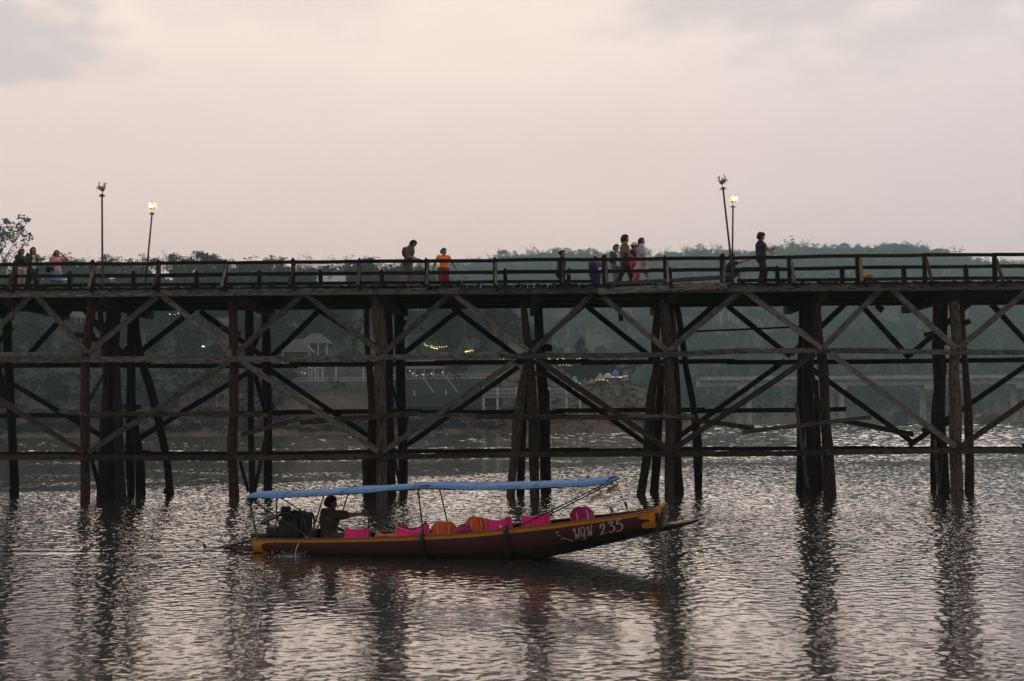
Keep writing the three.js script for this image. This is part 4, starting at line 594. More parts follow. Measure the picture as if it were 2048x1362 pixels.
function skinField(f, bones, h, pad = .04) {
  const lo = V(1e3, 1e3, 1e3), hi = V(-1e3, -1e3, -1e3); for (const q of bones) for (const [p, r] of [[q.a, q.ra], [q.b, q.rb]]) { lo.min(V(p.x - r - pad, p.y - r - pad, p.z - r - pad)); hi.max(V(p.x + r + pad, p.y + r + pad, p.z + r + pad)); }
  const nx = Math.ceil((hi.x - lo.x) / h) + 1, ny = Math.ceil((hi.y - lo.y) / h) + 1, nz = Math.ceil((hi.z - lo.z) / h) + 1, F = new Float32Array(nx * ny * nz), id = new Int32Array(nx * ny * nz).fill(-1), P = [], Nn = [], I = [], ix = (i, j, k) => i + nx * (j + ny * k);
  for (let k = 0; k < nz; k++) for (let j = 0; j < ny; j++) for (let i = 0; i < nx; i++) F[ix(i, j, k)] = f(lo.x + i * h, lo.y + j * h, lo.z + k * h);
  const E = [[0, 1], [2, 3], [4, 5], [6, 7], [0, 2], [1, 3], [4, 6], [5, 7], [0, 4], [1, 5], [2, 6], [3, 7]];
  for (let k = 0; k < nz - 1; k++) for (let j = 0; j < ny - 1; j++) for (let i = 0; i < nx - 1; i++) {
    const v = [F[ix(i, j, k)], F[ix(i + 1, j, k)], F[ix(i, j + 1, k)], F[ix(i + 1, j + 1, k)], F[ix(i, j, k + 1)], F[ix(i + 1, j, k + 1)], F[ix(i, j + 1, k + 1)], F[ix(i + 1, j + 1, k + 1)]]; let s = 0; for (const q of v) if (q < 0) s++; if (s === 0 || s === 8) continue;
    let cx = 0, cy = 0, cz = 0, n = 0; for (const [a, b] of E) if ((v[a] < 0) !== (v[b] < 0)) { const t = v[a] / (v[a] - v[b]); cx += (a & 1) + ((b & 1) - (a & 1)) * t; cy += (a >> 1 & 1) + ((b >> 1 & 1) - (a >> 1 & 1)) * t; cz += (a >> 2) + ((b >> 2) - (a >> 2)) * t; n++; }
    const x = lo.x + (i + cx / n) * h, y = lo.y + (j + cy / n) * h, z = lo.z + (k + cz / n) * h, e = h * .6, gx = f(x + e, y, z) - f(x - e, y, z), gy = f(x, y + e, z) - f(x, y - e, z), gz = f(x, y, z + e) - f(x, y, z - e), q = 1 / (Math.hypot(gx, gy, gz) + 1e-9);
    id[ix(i, j, k)] = P.length / 3; P.push(x, y, z); Nn.push(gx * q, gy * q, gz * q);
  }
  const quad = (a, b, c, d, flip) => { if (a < 0 || b < 0 || c < 0 || d < 0) return; if (flip) I.push(a, c, b, a, d, c); else I.push(a, b, c, a, c, d); };
  for (let k = 1; k < nz - 1; k++) for (let j = 1; j < ny - 1; j++) for (let i = 1; i < nx - 1; i++) { const a = F[ix(i, j, k)] < 0; if (a !== F[ix(i + 1, j, k)] < 0) quad(id[ix(i, j - 1, k - 1)], id[ix(i, j, k - 1)], id[ix(i, j, k)], id[ix(i, j - 1, k)], !a); if (a !== F[ix(i, j + 1, k)] < 0) quad(id[ix(i - 1, j, k - 1)], id[ix(i - 1, j, k)], id[ix(i, j, k)], id[ix(i, j, k - 1)], !a); if (a !== F[ix(i, j, k + 1)] < 0) quad(id[ix(i - 1, j - 1, k)], id[ix(i, j - 1, k)], id[ix(i, j, k)], id[ix(i - 1, j, k)], !a); }
  const g = new THREE.BufferGeometry(); g.setAttribute('position', new THREE.Float32BufferAttribute(P, 3)); g.setAttribute('normal', new THREE.Float32BufferAttribute(Nn, 3)); g.setIndex(I); return g;
}
const bone = (a, b, ra, rb = ra) => ({ a: a.clone(), b: b.clone(), ra, rb });
const netOf = (bones, k, h, cut) => { const f0 = boneField(bones, k), f = cut ? (x, y, z) => Math.max(f0(x, y, z), cut(x, y, z)) : f0; return skinField(f, bones, h); };
function joint(a, t, l1, l2, pole) { const d = t.clone().sub(a); let L = d.length(); const m = (l1 + l2) * .997; if (L > m) { d.multiplyScalar(m / L); L = m; } const end = a.clone().add(d), u = d.clone().normalize(), x = (l1 * l1 - l2 * l2 + L * L) / (2 * L), y = Math.sqrt(Math.max(0, l1 * l1 - x * x)), pl = pole.clone().addScaledVector(u, -pole.dot(u)).normalize(); return [a.clone().addScaledVector(u, x).addScaledVector(pl, y), end]; }
const clothTex = tex(128, 128, (u, v) => { const g = .5 + .3 * pn(u, v, 9, 9, 4) + .25 * pn(u, v, 2, 2, 8); return [g, g, g]; });
const cloth = (c) => new THREE.MeshStandardMaterial({ color: col(...c), roughness: .9 });
const skinTones = { tan: [.30, .165, .105], brown: [.17, .09, .06], pale: [.42, .26, .19] };
// a person: own frame faces +z, feet at y = 0, height 1.70 before scaling
function person(o) {
  const g = thing('person', o.label, 'person', o.pos, o.turn, o.group), s = (o.H ?? 1.65) / 1.7; g.scale.setScalar(s); const fat = o.fat ?? 1;
  const hipY = o.hip ?? .92, pel = V(o.px ?? 0, hipY, o.pz ?? 0), lean = o.lean ?? [0, 0], spine = V(lean[1], Math.sqrt(Math.max(.05, 1 - lean[0] ** 2 - lean[1] ** 2)), lean[0]), chest = pel.clone().addScaledVector(spine, .38), neck = pel.clone().addScaledVector(spine, .545);
  const side = V(Math.cos(o.twist ?? 0), 0, -Math.sin(o.twist ?? 0)), hs = V(1, 0, 0);
  const headQ = new THREE.Quaternion().setFromEuler(new THREE.Euler(o.nod ?? 0, o.look ?? 0, o.tilt ?? 0, 'YXZ')), HQ = (x, y, z) => V(x, y, z).applyQuaternion(headQ), head = neck.clone().add(V(0, .045, .01)).add(HQ(0, .075, .012));
  const sh = [-1, 1].map(k => neck.clone().addScaledVector(side, .165 * k * (o.broad ?? 1)).add(V(0, -.055, -.01))), hip = [-1, 1].map(k => pel.clone().addScaledVector(hs, .085 * k).add(V(0, -.02, 0)));
  const arms = [o.right ?? [-.24, .80, .05], o.left ?? [.24, .80, .05]].map((t, i) => joint(sh[i], V(...t), .285, .25, (o.elbow && o.elbow[i]) ? V(...o.elbow[i]) : V((i * 2 - 1) * .35, -.4, -1)));
  const feet = [o.rfoot ?? [-.1, .075, .0], o.lfoot ?? [.1, .075, .0]].map((t, i) => joint(hip[i], V(...t), .43, .415, (o.knee && o.knee[i]) ? V(...o.knee[i]) : V((i * 2 - 1) * .1, .1, 1)));
  const B = [bone(hip[0].clone().add(V(0, .03, 0)), hip[1].clone().add(V(0, .03, 0)), .105 * fat), bone(pel, pel.clone().lerp(chest, .55), .12 * fat, .115 * fat), bone(chest.clone().addScaledVector(side, -.07), chest.clone().addScaledVector(side, .07), .108 * fat), bone(sh[0], sh[1], .055), bone(neck.clone().add(V(0, -.05, 0)), head.clone().add(HQ(0, -.07, -.02)), .055, .048)];
  for (const i of [0, 1]) { B.push(bone(sh[i], arms[i][0], .05, .04), bone(arms[i][0], arms[i][1], .041, .028), bone(hip[i], feet[i][0], .088 * fat, .058), bone(feet[i][0], feet[i][1], .057, .037)); const toe = V((i * 2 - 1) * .25, 0, 1).normalize(); B.push(bone(feet[i][1].clone().add(V(0, -.035, -.02)), feet[i][1].clone().addScaledVector(toe, .15).add(V(0, -.045, 0)), .036, .03)); }
  const parts = [netOf(B, .05, .017)];
  // head: skull, jaw, nose, ears
  const Hb = [bone(head.clone().add(HQ(0, .03, -.018)), head.clone().add(HQ(0, .035, .012)), .088), bone(head.clone().add(HQ(0, -.02, .025)), head.clone().add(HQ(0, -.078, .056)), .064, .036), bone(head.clone().add(HQ(0, .012, .09)), head.clone().add(HQ(0, -.022, .107)), .012, .015), bone(head.clone().add(HQ(-.028, .022, .082)), head.clone().add(HQ(.028, .022, .082)), .018), bone(head.clone().add(HQ(-.014, -.052, .088)), head.clone().add(HQ(.014, -.052, .088)), .011)]; for (const k of [-1, 1]) Hb.push(bone(head.clone().add(HQ(.088 * k, .012, -.005)), head.clone().add(HQ(.09 * k, -.025, .002)), .02, .014));
  const hg = netOf(Hb, .02, .008); parts.push(hg);
  // hands: palm, four fingers, thumb
  const hands = []; for (const i of [0, 1]) { const w = arms[i][1], d = w.clone().sub(arms[i][0]).normalize(), curl = (o.curl && o.curl[i]) ?? .35, inn = V((i ? -1 : 1), 0, 0); let n = (o.palm && o.palm[i]) ? V(...o.palm[i]) : inn; n = n.clone().addScaledVector(d, -n.dot(d)).normalize(); const sd = d.clone().cross(n).normalize().multiplyScalar(i ? 1 : -1), pt = (a, b, c) => w.clone().addScaledVector(d, a).addScaledVector(sd, b).addScaledVector(n, c), hb = [bone(pt(-.01, 0, 0), pt(.02, 0, 0), .026), bone(pt(.02, .018, 0), pt(.078, .026, 0), .016, .014), bone(pt(.02, -.016, 0), pt(.075, -.026, 0), .016, .014), bone(pt(.02, 0, 0), pt(.08, 0, 0), .017, .014)];
    [[.03, .07, .9], [.01, .08, 1], [-.011, .075, .95], [-.03, .058, .85]].forEach(([b, L]) => { const k1 = pt(.082, b, 0), a1 = curl * 1.1, k2 = k1.clone().addScaledVector(d, L * .5 * Math.cos(a1)).addScaledVector(n, L * .5 * Math.sin(a1)), a2 = curl * 2.4, k3 = k2.clone().addScaledVector(d, L * .5 * Math.cos(a2)).addScaledVector(n, L * .5 * Math.sin(a2)); hb.push(bone(k1, k2, .0095, .0085), bone(k2, k3, .0085, .007)); });
    const t0 = pt(.03, .03, .006), t1 = pt(.055, .058, .012 + curl * .02), t2 = pt(.085, .06 - curl * .02, .018 + curl * .035); hb.push(bone(t0, t1, .012, .0105), bone(t1, t2, .0105, .008)); parts.push(netOf(hb, .008, .0055)); hands.push(pt(.09, 0, .03)); }
  const geo = mergeGeometries(parts), p = geo.attributes.position, C = new Float32Array(p.count * 3), tone = skinTones[o.skin ?? 'tan'], q = V(0, 0, 0), inv = headQ.clone().invert();
  for (let i = 0; i < p.count; i++) { q.set(p.getX(i), p.getY(i), p.getZ(i)).sub(head).applyQuaternion(inv); let c = tone; const eye = Math.min(Math.hypot(q.x - .033, q.y - .006, q.z - .09), Math.hypot(q.x + .033, q.y - .006, q.z - .09)); if (eye < .014) c = [.02, .015, .012]; else if (q.z > .07 && Math.abs(q.y + .052) < .009 && Math.abs(q.x) < .022) c = [tone[0] * .8, tone[1] * .5, tone[2] * .55]; else if (q.z > .07 && Math.abs(q.y - .029) < .006 && Math.abs(Math.abs(q.x) - .033) < .018) c = [.03, .022, .018]; C.set(c, i * 3); }
  geo.setAttribute('color', new THREE.BufferAttribute(C, 3)); part('body', geo, skinMat, g);
  // clothing follows the same bones, a little fuller
  const top = o.top; if (top) { const f = top.fit ?? .016, sl = top.sleeve ?? .55, hem = top.hem ?? -.02, b = [bone(chest.clone().addScaledVector(side, -.08), chest.clone().addScaledVector(side, .08), .108 * fat + f), bone(pel.clone().add(V(0, hem, 0)), chest, .125 * fat + f + (top.flare ?? 0), .115 * fat + f), bone(hip[0].clone().add(V(0, hem + .06, 0)), hip[1].clone().add(V(0, hem + .06, 0)), .1 * fat + f + (top.flare ?? 0)), bone(sh[0], sh[1], .06 + f * .6)]; for (const i of [0, 1]) { const e = sh[i].clone().lerp(arms[i][0], Math.min(1, sl)); b.push(bone(sh[i], e, .054 + f * .7, .05 + f)); if (sl > 1) b.push(bone(arms[i][0], arms[i][0].clone().lerp(arms[i][1], sl - 1), .045 + f, .038 + f)); } part(top.name ?? 'shirt', netOf(b, .045, .017, top.cutTop ? (x, y, z) => y - (neck.y - .015) : null), cloth(top.c), g);
    if (top.inner) { const b2 = [bone(chest.clone().add(V(0, .04, .055)), pel.clone().add(V(0, .06, .075)), .075 + f, .07 + f)]; part('undershirt', netOf(b2, .02, .015), cloth(top.inner), g); } }
  const bot = o.bottom; if (bot) { const f = bot.fit ?? .016, lg = bot.leg ?? 1.9, b = [bone(hip[0].clone().add(V(0, .03, 0)), hip[1].clone().add(V(0, .03, 0)), .108 * fat + f), bone(pel, pel.clone().lerp(chest, .18), .115 * fat + f)]; if (bot.skirt) { const hem = pel.y - bot.skirt, mid = feet[0][0].clone().lerp(feet[1][0], .5); for (const i of [0, 1]) { const e = hip[i].clone().lerp(feet[i][0], Math.min(1, bot.skirt / .43)); b.push(bone(hip[i], e, .1 * fat + f, .1 + f + (bot.flare ?? .02))); } b.push(bone(pel, hip[0].clone().lerp(feet[0][0], Math.min(1, bot.skirt / .43)).lerp(hip[1].clone().lerp(feet[1][0], Math.min(1, bot.skirt / .43)), .5), .12, .11 + (bot.flare ?? .02))); part('skirt', netOf(b, .06, .017, (x, y, z) => pel.y - bot.skirt - y), cloth(bot.c), g); } else { for (const i of [0, 1]) { const e = hip[i].clone().lerp(feet[i][0], Math.min(1, lg)); b.push(bone(hip[i], e, .09 * fat + f, .062 + f)); if (lg > 1) b.push(bone(feet[i][0], feet[i][0].clone().lerp(feet[i][1], lg - 1), .06 + f, .045 + f)); } part(lg > 1.4 ? 'trousers' : 'shorts', netOf(b, .04, .017), cloth(bot.c), g); } }
  if (o.shoes !== null) for (const i of [0, 1]) { const toe = V((i * 2 - 1) * .25, 0, 1).normalize(); part('shoe', netOf([bone(feet[i][1].clone().add(V(0, -.035, -.03)), feet[i][1].clone().addScaledVector(toe, .16).add(V(0, -.045, 0)), .042, .036)], .02, .014), cloth(o.shoes ?? [.03, .03, .035]), g); }
  const hair = o.hair ?? { c: [.012, .010, .009], len: 0 }, hcol = cloth(hair.c ?? [.012, .010, .009]); { const b = [bone(head.clone().add(HQ(0, .055, -.028)), head.clone().add(HQ(0, .062, .008)), .093 + (hair.full ?? 0)), bone(head.clone().add(HQ(-.03, .01, -.055)), head.clone().add(HQ(.03, .01, -.055)), .075 + (hair.full ?? 0))]; if (hair.len) { const e = V(...(hair.fall ?? [0, -hair.len, -.05])); b.push(bone(head.clone().add(HQ(0, .01, -.05)), head.clone().add(HQ(0, -.03, -.05)).add(e.clone().multiplyScalar(.5)), .082, .075)); b.push(bone(head.clone().add(HQ(0, -.03, -.05)).add(e.clone().multiplyScalar(.5)), head.clone().add(HQ(0, -.03, -.05)).add(e), .075, .035)); for (const k of [-1, 1]) b.push(bone(head.clone().add(HQ(.075 * k, .03, 0)), head.clone().add(HQ(.08 * k, -.08, -.01)), .03, .028)); } if (hair.bun) b.push(bone(head.clone().add(HQ(0, .05, -.13)), head.clone().add(HQ(0, .06, -.14)), .045)); if (hair.curly) for (let i = 0; i < 16; i++) { const a = R() * 6.28, u = R() * .9; b.push(bone(head.clone().add(HQ(Math.cos(a) * .085 * Math.sqrt(1 - u * u * .8), .06 + u * .075, Math.sin(a) * .085 * Math.sqrt(1 - u * u * .8) - .02)), head.clone().add(HQ(Math.cos(a) * .09, .065 + u * .075, Math.sin(a) * .09 - .02)), .03)); }
    part('hair', netOf(b, .03, .01, (x, y, z) => { const l = V(x, y, z).sub(head).applyQuaternion(inv); return Math.min(l.z - .028 - Math.max(0, l.y - .055) * 1.2, .075 - l.y) ; }), hcol, g); }
  if (o.hat) { const L = new THREE.LatheGeometry([[0, .115], [.05, .112], [.088, .095], [.098, .05], [.105, .03], [.165, .0], [.168, -.006], [.1, .02], [.09, .03]].map(p => new THREE.Vector2(...p)), 18), m = part('hat', L, cloth(o.hat), g); m.position.copy(head).add(HQ(0, .055, -.01)); m.quaternion.copy(headQ); }
  g.updateMatrixWorld(true); return { g, hands: hands.map(h => g.localToWorld(h.clone())), wrist: arms.map(a => g.localToWorld(a[1].clone())), chest: g.localToWorld(chest.clone()), pel: g.localToWorld(pel.clone()), sh: sh.map(a => g.localToWorld(a.clone())), head: g.localToWorld(head.clone()) };
}
const skinMat = new THREE.MeshStandardMaterial({ vertexColors: true, roughness: .6 });
// where somebody of that height stands on the deck whose crown of the head is seen at (px, py)
function onDeck(px, py, H) { let a = 35, b = 42; for (let i = 0; i < 40; i++) { const m = (a + b) / 2; if (at(px, py, m).y < DECK + H) a = m; else b = m; } const z = clamp((a + b) / 2, 36.35, 39.45), p = at(px, py, z); return [p.x, DECK, -z]; }
const RT = Math.PI / 2, LT = -Math.PI / 2, NAVY = [.016, .022, .045], BLACK = [.012, .012, .014];
const GP = 'people on the footbridge';
person({ label: 'person in black top and pale trousers with long black hair, leftmost on the bridge', pos: onDeck(42, 499, 1.6), H: 1.6, turn: RT - .4, top: { c: BLACK, sleeve: 1.3 }, bottom: { c: [.42, .40, .38], fit: .03 }, hair: { len: .2 }, nod: .2, rfoot: [-.1, .075, -.12], lfoot: [.1, .075, .16], group: GP });
const jersey = person({ label: 'person in dark green jersey with white panel, hand raised to the mouth', pos: onDeck(66, 496, 1.62), H: 1.62, turn: RT - .75, top: { c: [.012, .055, .035], sleeve: .7, fit: .03, hem: -.06, inner: [.45, .50, .52] }, bottom: { c: BLACK, fit: .03 }, hair: { len: .08 }, left: [.02, 1.50, .16], elbow: [null, [.6, -1, .2]], rfoot: [-.1, .075, -.28], lfoot: [.1, .075, .2], group: GP });
const pinkW = person({ label: 'woman in pink shirt and short blue skirt, hand shading her face', pos: onDeck(114, 502, 1.6), H: 1.6, turn: RT - .55, top: { c: [.55, .26, .28], sleeve: .8, fit: .022 }, bottom: { c: [.13, .24, .36], skirt: .36, flare: .03 }, hair: { len: .12, c: [.02, .012, .01] }, nod: -.25, left: [.05, 1.55, .24], elbow: [null, [.8, -.6, .3]], curl: [.3, .2], rfoot: [-.1, .075, -.15], lfoot: [.1, .075, .2], shoes: [.2, .18, .17], group: GP });
const greyW = person({ label: 'woman in grey dress bowing her long black hair to the right', pos: onDeck(815, 489, 1.5), H: 1.66, turn: RT - .2, lean: [.24, 0], nod: .75, top: { c: [.075, .068, .066], sleeve: .85, fit: .03, hem: -.1, flare: .02 }, bottom: { c: [.07, .062, .06], skirt: .42, flare: .03 }, hair: { len: .34, fall: [0, -.34, -.16] }, right: [-.2, 1.02, .28], left: [.2, 1.05, .3], group: GP });
person({ label: 'bearded man in orange shirt and dark red shorts leaning on the far railing', pos: onDeck(887, 498, 1.72), H: 1.72, turn: .25, look: .5, top: { c: [.75, .19, .01], sleeve: .6, fit: .02 }, bottom: { c: [.16, .012, .016], leg: .95, fit: .03 }, right: [-.40, .93, -.10], left: [.52, .92, -.06], elbow: [[-1, 0, -.3], [1, 0, -.3]], skin: 'tan', group: GP });
person({ label: 'woman in dark clothes with a hair bun standing by the rail post', pos: onDeck(1121, 502, 1.6), H: 1.6, turn: RT, look: -.1, lean: [.1, 0], fat: 1.15, top: { c: [.02, .025, .032], sleeve: .6, hem: -.1, flare: .03, fit: .03 }, bottom: { c: [.014, .015, .02], fit: .04 }, hair: { bun: 1 }, right: [-.22, .98, .18], left: [.2, .9, .3], group: GP });
const blueP = person({ label: 'broad person in blue with a pink shoulder strap by the far railing', pos: [at(1190, 540, 39.2).x, DECK, -39.2], H: 1.42, turn: .15, fat: 1.35, broad: 1.15, top: { c: [.012, .025, .10], sleeve: .9, fit: .03, hem: -.08 }, bottom: { c: [.012, .022, .085], fit: .04 }, hair: {}, nod: .35, group: GP });
person({ label: 'man in open denim shirt over white undershirt in the walking group', pos: onDeck(1232, 491, 1.66), H: 1.66, turn: .5, look: -.2, top: { c: [.035, .075, .13], sleeve: 1.1, fit: .026, hem: -.06, inner: [.55, .57, .62] }, bottom: { c: [.11, .15, .20], fit: .02 }, hair: { full: .012 }, right: [-.25, .85, .05], skin: 'tan', group: GP });
person({ label: 'man in loose brown shirt and dark trousers walking to the right', pos: onDeck(1249, 472, 1.76), H: 1.76, turn: RT - .05, top: { c: [.13, .085, .05], sleeve: .95, fit: .035, hem: -.08, flare: .01 }, bottom: { c: [.014, .014, .017], fit: .02 }, hair: { full: .02, len: .03 }, right: [-.2, 1.0, .22], left: [.2, 1.0, .25], rfoot: [-.09, .09, -.28], lfoot: [.09, .075, .26], group: GP });
person({ label: 'person in sun hat, navy top and pink shorts behind the walking woman', pos: onDeck(1268, 486, 1.64), H: 1.62, turn: RT - .5, top: { c: NAVY, sleeve: .7, hem: .14 }, bottom: { c: [.75, .03, .16], leg: .8, fit: .045 }, hat: [.48, .42, .36], hair: {}, right: [-.28, 1.0, .1], group: GP });
const floral = person({ label: 'woman in pale floral dress and loose brown hair walking to the right', pos: onDeck(1282, 477, 1.64), H: 1.64, turn: RT, look: -.1, top: { c: [.36, .32, .36], sleeve: .9, fit: .03, hem: -.1, flare: .02 }, bottom: { c: [.36, .32, .36], skirt: .40, flare: .05 }, hair: { len: .26, c: [.045, .02, .012] }, left: [.16, .98, .28], right: [-.22, .86, .1], rfoot: [-.09, .09, -.38], lfoot: [.09, .075, .30], shoes: [.25, .22, .2], skin: 'pale', group: GP });
const sitter = person({ label: 'man in black shirt and teal shorts squatting at the deck edge, arm outstretched', pos: [at(1462, 560, 36.3).x, DECK, -36.3], H: 1.72, turn: RT - .15, hip: .26, pz: -.08, lean: [.2, 0], top: { c: [.014, .016, .024], sleeve: .6, fit: .024 }, bottom: { c: [.02, .10, .12], leg: .95, fit: .03 }, left: [.12, .86, .60], right: [-.2, .45, .35], elbow: [null, [.3, -1, -.2]], rfoot: [-.14, .075, .25], lfoot: [.14, .075, .28], knee: [[-.2, .6, 1], [.2, .6, 1]], curl: [.4, .8], skin: 'tan', group: GP });
const stander = person({ label: 'curly haired man in navy shirt and dark trousers holding a phone, standing apart', pos: onDeck(1521, 461, 1.76), H: 1.74, turn: RT - .1, nod: .25, lean: [-.05, 0], fat: 1.18, top: { c: [.015, .018, .045], sleeve: .65, fit: .022, hem: -.05 }, bottom: { c: [.013, .016, .03], fit: .02 }, hair: { curly: 1, full: .02 }, left: [.1, 1.20, .36], right: [-.12, 1.04, .38], curl: [.9, .8], elbow: [[-.4, -1, -.3], [.4, -1, -.3]], rfoot: [-.1, .075, -.1], lfoot: [.1, .075, .12], skin: 'tan', group: GP });
person({ label: 'person in orange sitting low behind a railing post at the right', pos: [at(1723, 560, 37.6).x, DECK, -37.6], H: 1.66, turn: RT - .5, hip: .3, pz: -.1, top: { c: [.45, .13, .03], sleeve: .8 }, bottom: { c: [.35, .16, .05], leg: 1.4 }, hair: { c: [.07, .025, .014] }, rfoot: [-.12, .06, .45], lfoot: [.12, .06, .45], right: [-.16, .3, .25], left: [.16, .3, .25], group: GP });
// what they carry
{ const q = new THREE.CapsuleGeometry(.1, .12, 4, 10); q.rotateZ(Math.PI / 2); q.scale(1, 1, .55); const p = pinkW.pel; const b = thing('shoulder_bag', 'small black shoulder bag at the hip of the woman in pink', 'bag', [p.x - .16, p.y + .06, p.z + .18]); part('pouch', q, cloth(BLACK), b); part('strap', tube([V(-.1, .05, 0), V(-.02, .3, -.02), V(.1, .52, -.1), V(.2, .45, -.28)], .012, 14, 5), cloth(BLACK), b); }
{ const p = blueP.chest, b = thing('shoulder_strap_bag', 'pink strap with a white pouch on the person in blue', 'bag', [p.x, p.y, p.z + .19]); part('strap', tube([V(-.06, .2, -.04), V(.04, .08, .03), V(.13, -.1, .03)], .016, 12, 5), cloth([.6, .05, .12]), b); const q = new THREE.SphereGeometry(.06, 10, 7); q.scale(1, 1.2, .5); q.translate(.16, -.15, .03); part('pouch', q, cloth([.6, .58, .58]), b); }
{ const b = thing('backpack', 'small dark grey backpack on the bowing woman', 'backpack', [greyW.chest.x - .17, greyW.chest.y - .02, greyW.chest.z]); const q = new THREE.SphereGeometry(.16, 12, 9); q.scale(.7, 1.15, .85); part('pack', q, cloth([.035, .033, .034]), b); part('strap', tube([V(.05, .15, .1), V(.15, .17, .12), V(.2, .02, .12)], .014, 10, 5), cloth(BLACK), b); }
function phone(h, tilt, label) { const b = thing('phone', label, 'phone', [h.x, h.y + .05, h.z], 0); const q = new THREE.BoxGeometry(.014, .15, .075); q.rotateZ(tilt); part('case', q, std([.02, .02, .022], .4), b); const s = new THREE.BoxGeometry(.004, .135, .066); s.rotateZ(tilt); s.translate(-.009, 0, 0); part('screen', s, std([.12, .12, .13], .2), b); }
phone(stander.hands[1], -.15, 'phone held up by the curly haired man'); phone(sitter.hands[1], .1, 'phone held out by the squatting man');
{ const h = stander.wrist[0], b = thing('plastic_bag', 'thin white plastic bag hanging from the curly haired man\'s wrist', 'bag', [h.x + .05, h.y - .18, h.z + .04]); const q = new THREE.SphereGeometry(.1, 12, 10), p = q.attributes.position; for (let i = 0; i < p.count; i++) { const y = p.getY(i), k = (y > 0 ? 1 - y * 4.5 : 1) * (1 + .35 * noise(p.getX(i) * 18, y * 18, p.getZ(i) * 18)); p.setX(i, p.getX(i) * k * .8); p.setZ(i, p.getZ(i) * k * .6); p.setY(i, y * 1.25); } q.computeVertexNormals(); part('sack', q, new THREE.MeshPhysicalMaterial({ color: col(.75, .76, .78), roughness: .5, transmission: .5, thickness: 0, side: THREE.DoubleSide }), b); part('handle', tube([V(0, .1, 0), V(-.03, .16, .01), V(-.02, .2, 0)], .006, 8, 4), cloth([.7, .7, .72]), b); }
// ───────────────────────── the long-tail boat ─────────────────────────
const YAW = -14 * Math.PI / 180, boat = thing('longtail_boat', 'long narrow maroon and yellow longtail boat with blue canopy, under way to the right', 'boat', [-.9, 0, -21], YAW);
boat.updateMatrixWorld(true); const toBoat = boat.matrixWorld.clone().invert();
function bl(px, py, zl) { const o = camera.position.clone().applyMatrix4(toBoat), d = ray(px, py).transformDirection(toBoat); return o.addScaledVector(d, (zl - o.z) / d.z); }
const bpart = (n, g, m, p = boat) => part(n, g, m, p);
const ST = [[505, 1080, 1107, .40, .30], [600, 1080, 1119, .53, .40], [720, 1078, 1124, .60, .46], [845, 1073, 1126, .62, .47], [930, 1068, 1126, .61, .46], [1010, 1060, 1124, .58, .42], [1110, 1049, 1110, .52, .34], [1200, 1038, 1090, .43, .26], [1260, 1030, 1076, .36, .20], [1310, 1022, 1063, .30, .16]];
const hullKeys = ST.map(([x, yg, yb, wt, wb]) => { const a = bl(x, yg, wt), b = bl(x, yb, wb); return { x: a.x, yg: a.y, yb: Math.max(b.y, -.14), wt, wb }; });
const spl = (f) => new THREE.CatmullRomCurve3(hullKeys.map(k => V(k.x, f(k), 0))), cg = spl(k => k.yg), cb = spl(k => k.yb), cw = spl(k => k.wt), cv = spl(k => k.wb), NS = 56;
const hull = Array.from({ length: NS + 1 }, (_, i) => { const t = i / NS; return { x: cg.getPoint(t).x, yg: cg.getPoint(t).y, yb: cb.getPoint(t).y, wt: cw.getPoint(t).y, wb: cv.getPoint(t).y }; });
const hx0 = hull[0].x, hx1 = hull[NS].x, hullAt = (x) => { let i = 0; while (i < NS - 1 && hull[i + 1].x < x) i++; const a = hull[i], b = hull[i + 1], t = clamp((x - a.x) / (b.x - a.x), 0, 1); return { yg: lerp(a.yg, b.yg, t), yb: lerp(a.yb, b.yb, t), wt: lerp(a.wt, b.wt, t), wb: lerp(a.wb, b.wb, t) }; };
const uOf = (px) => { const x = bl(px, 1060, .5).x; return (x - hx0) / (hx1 - hx0); };
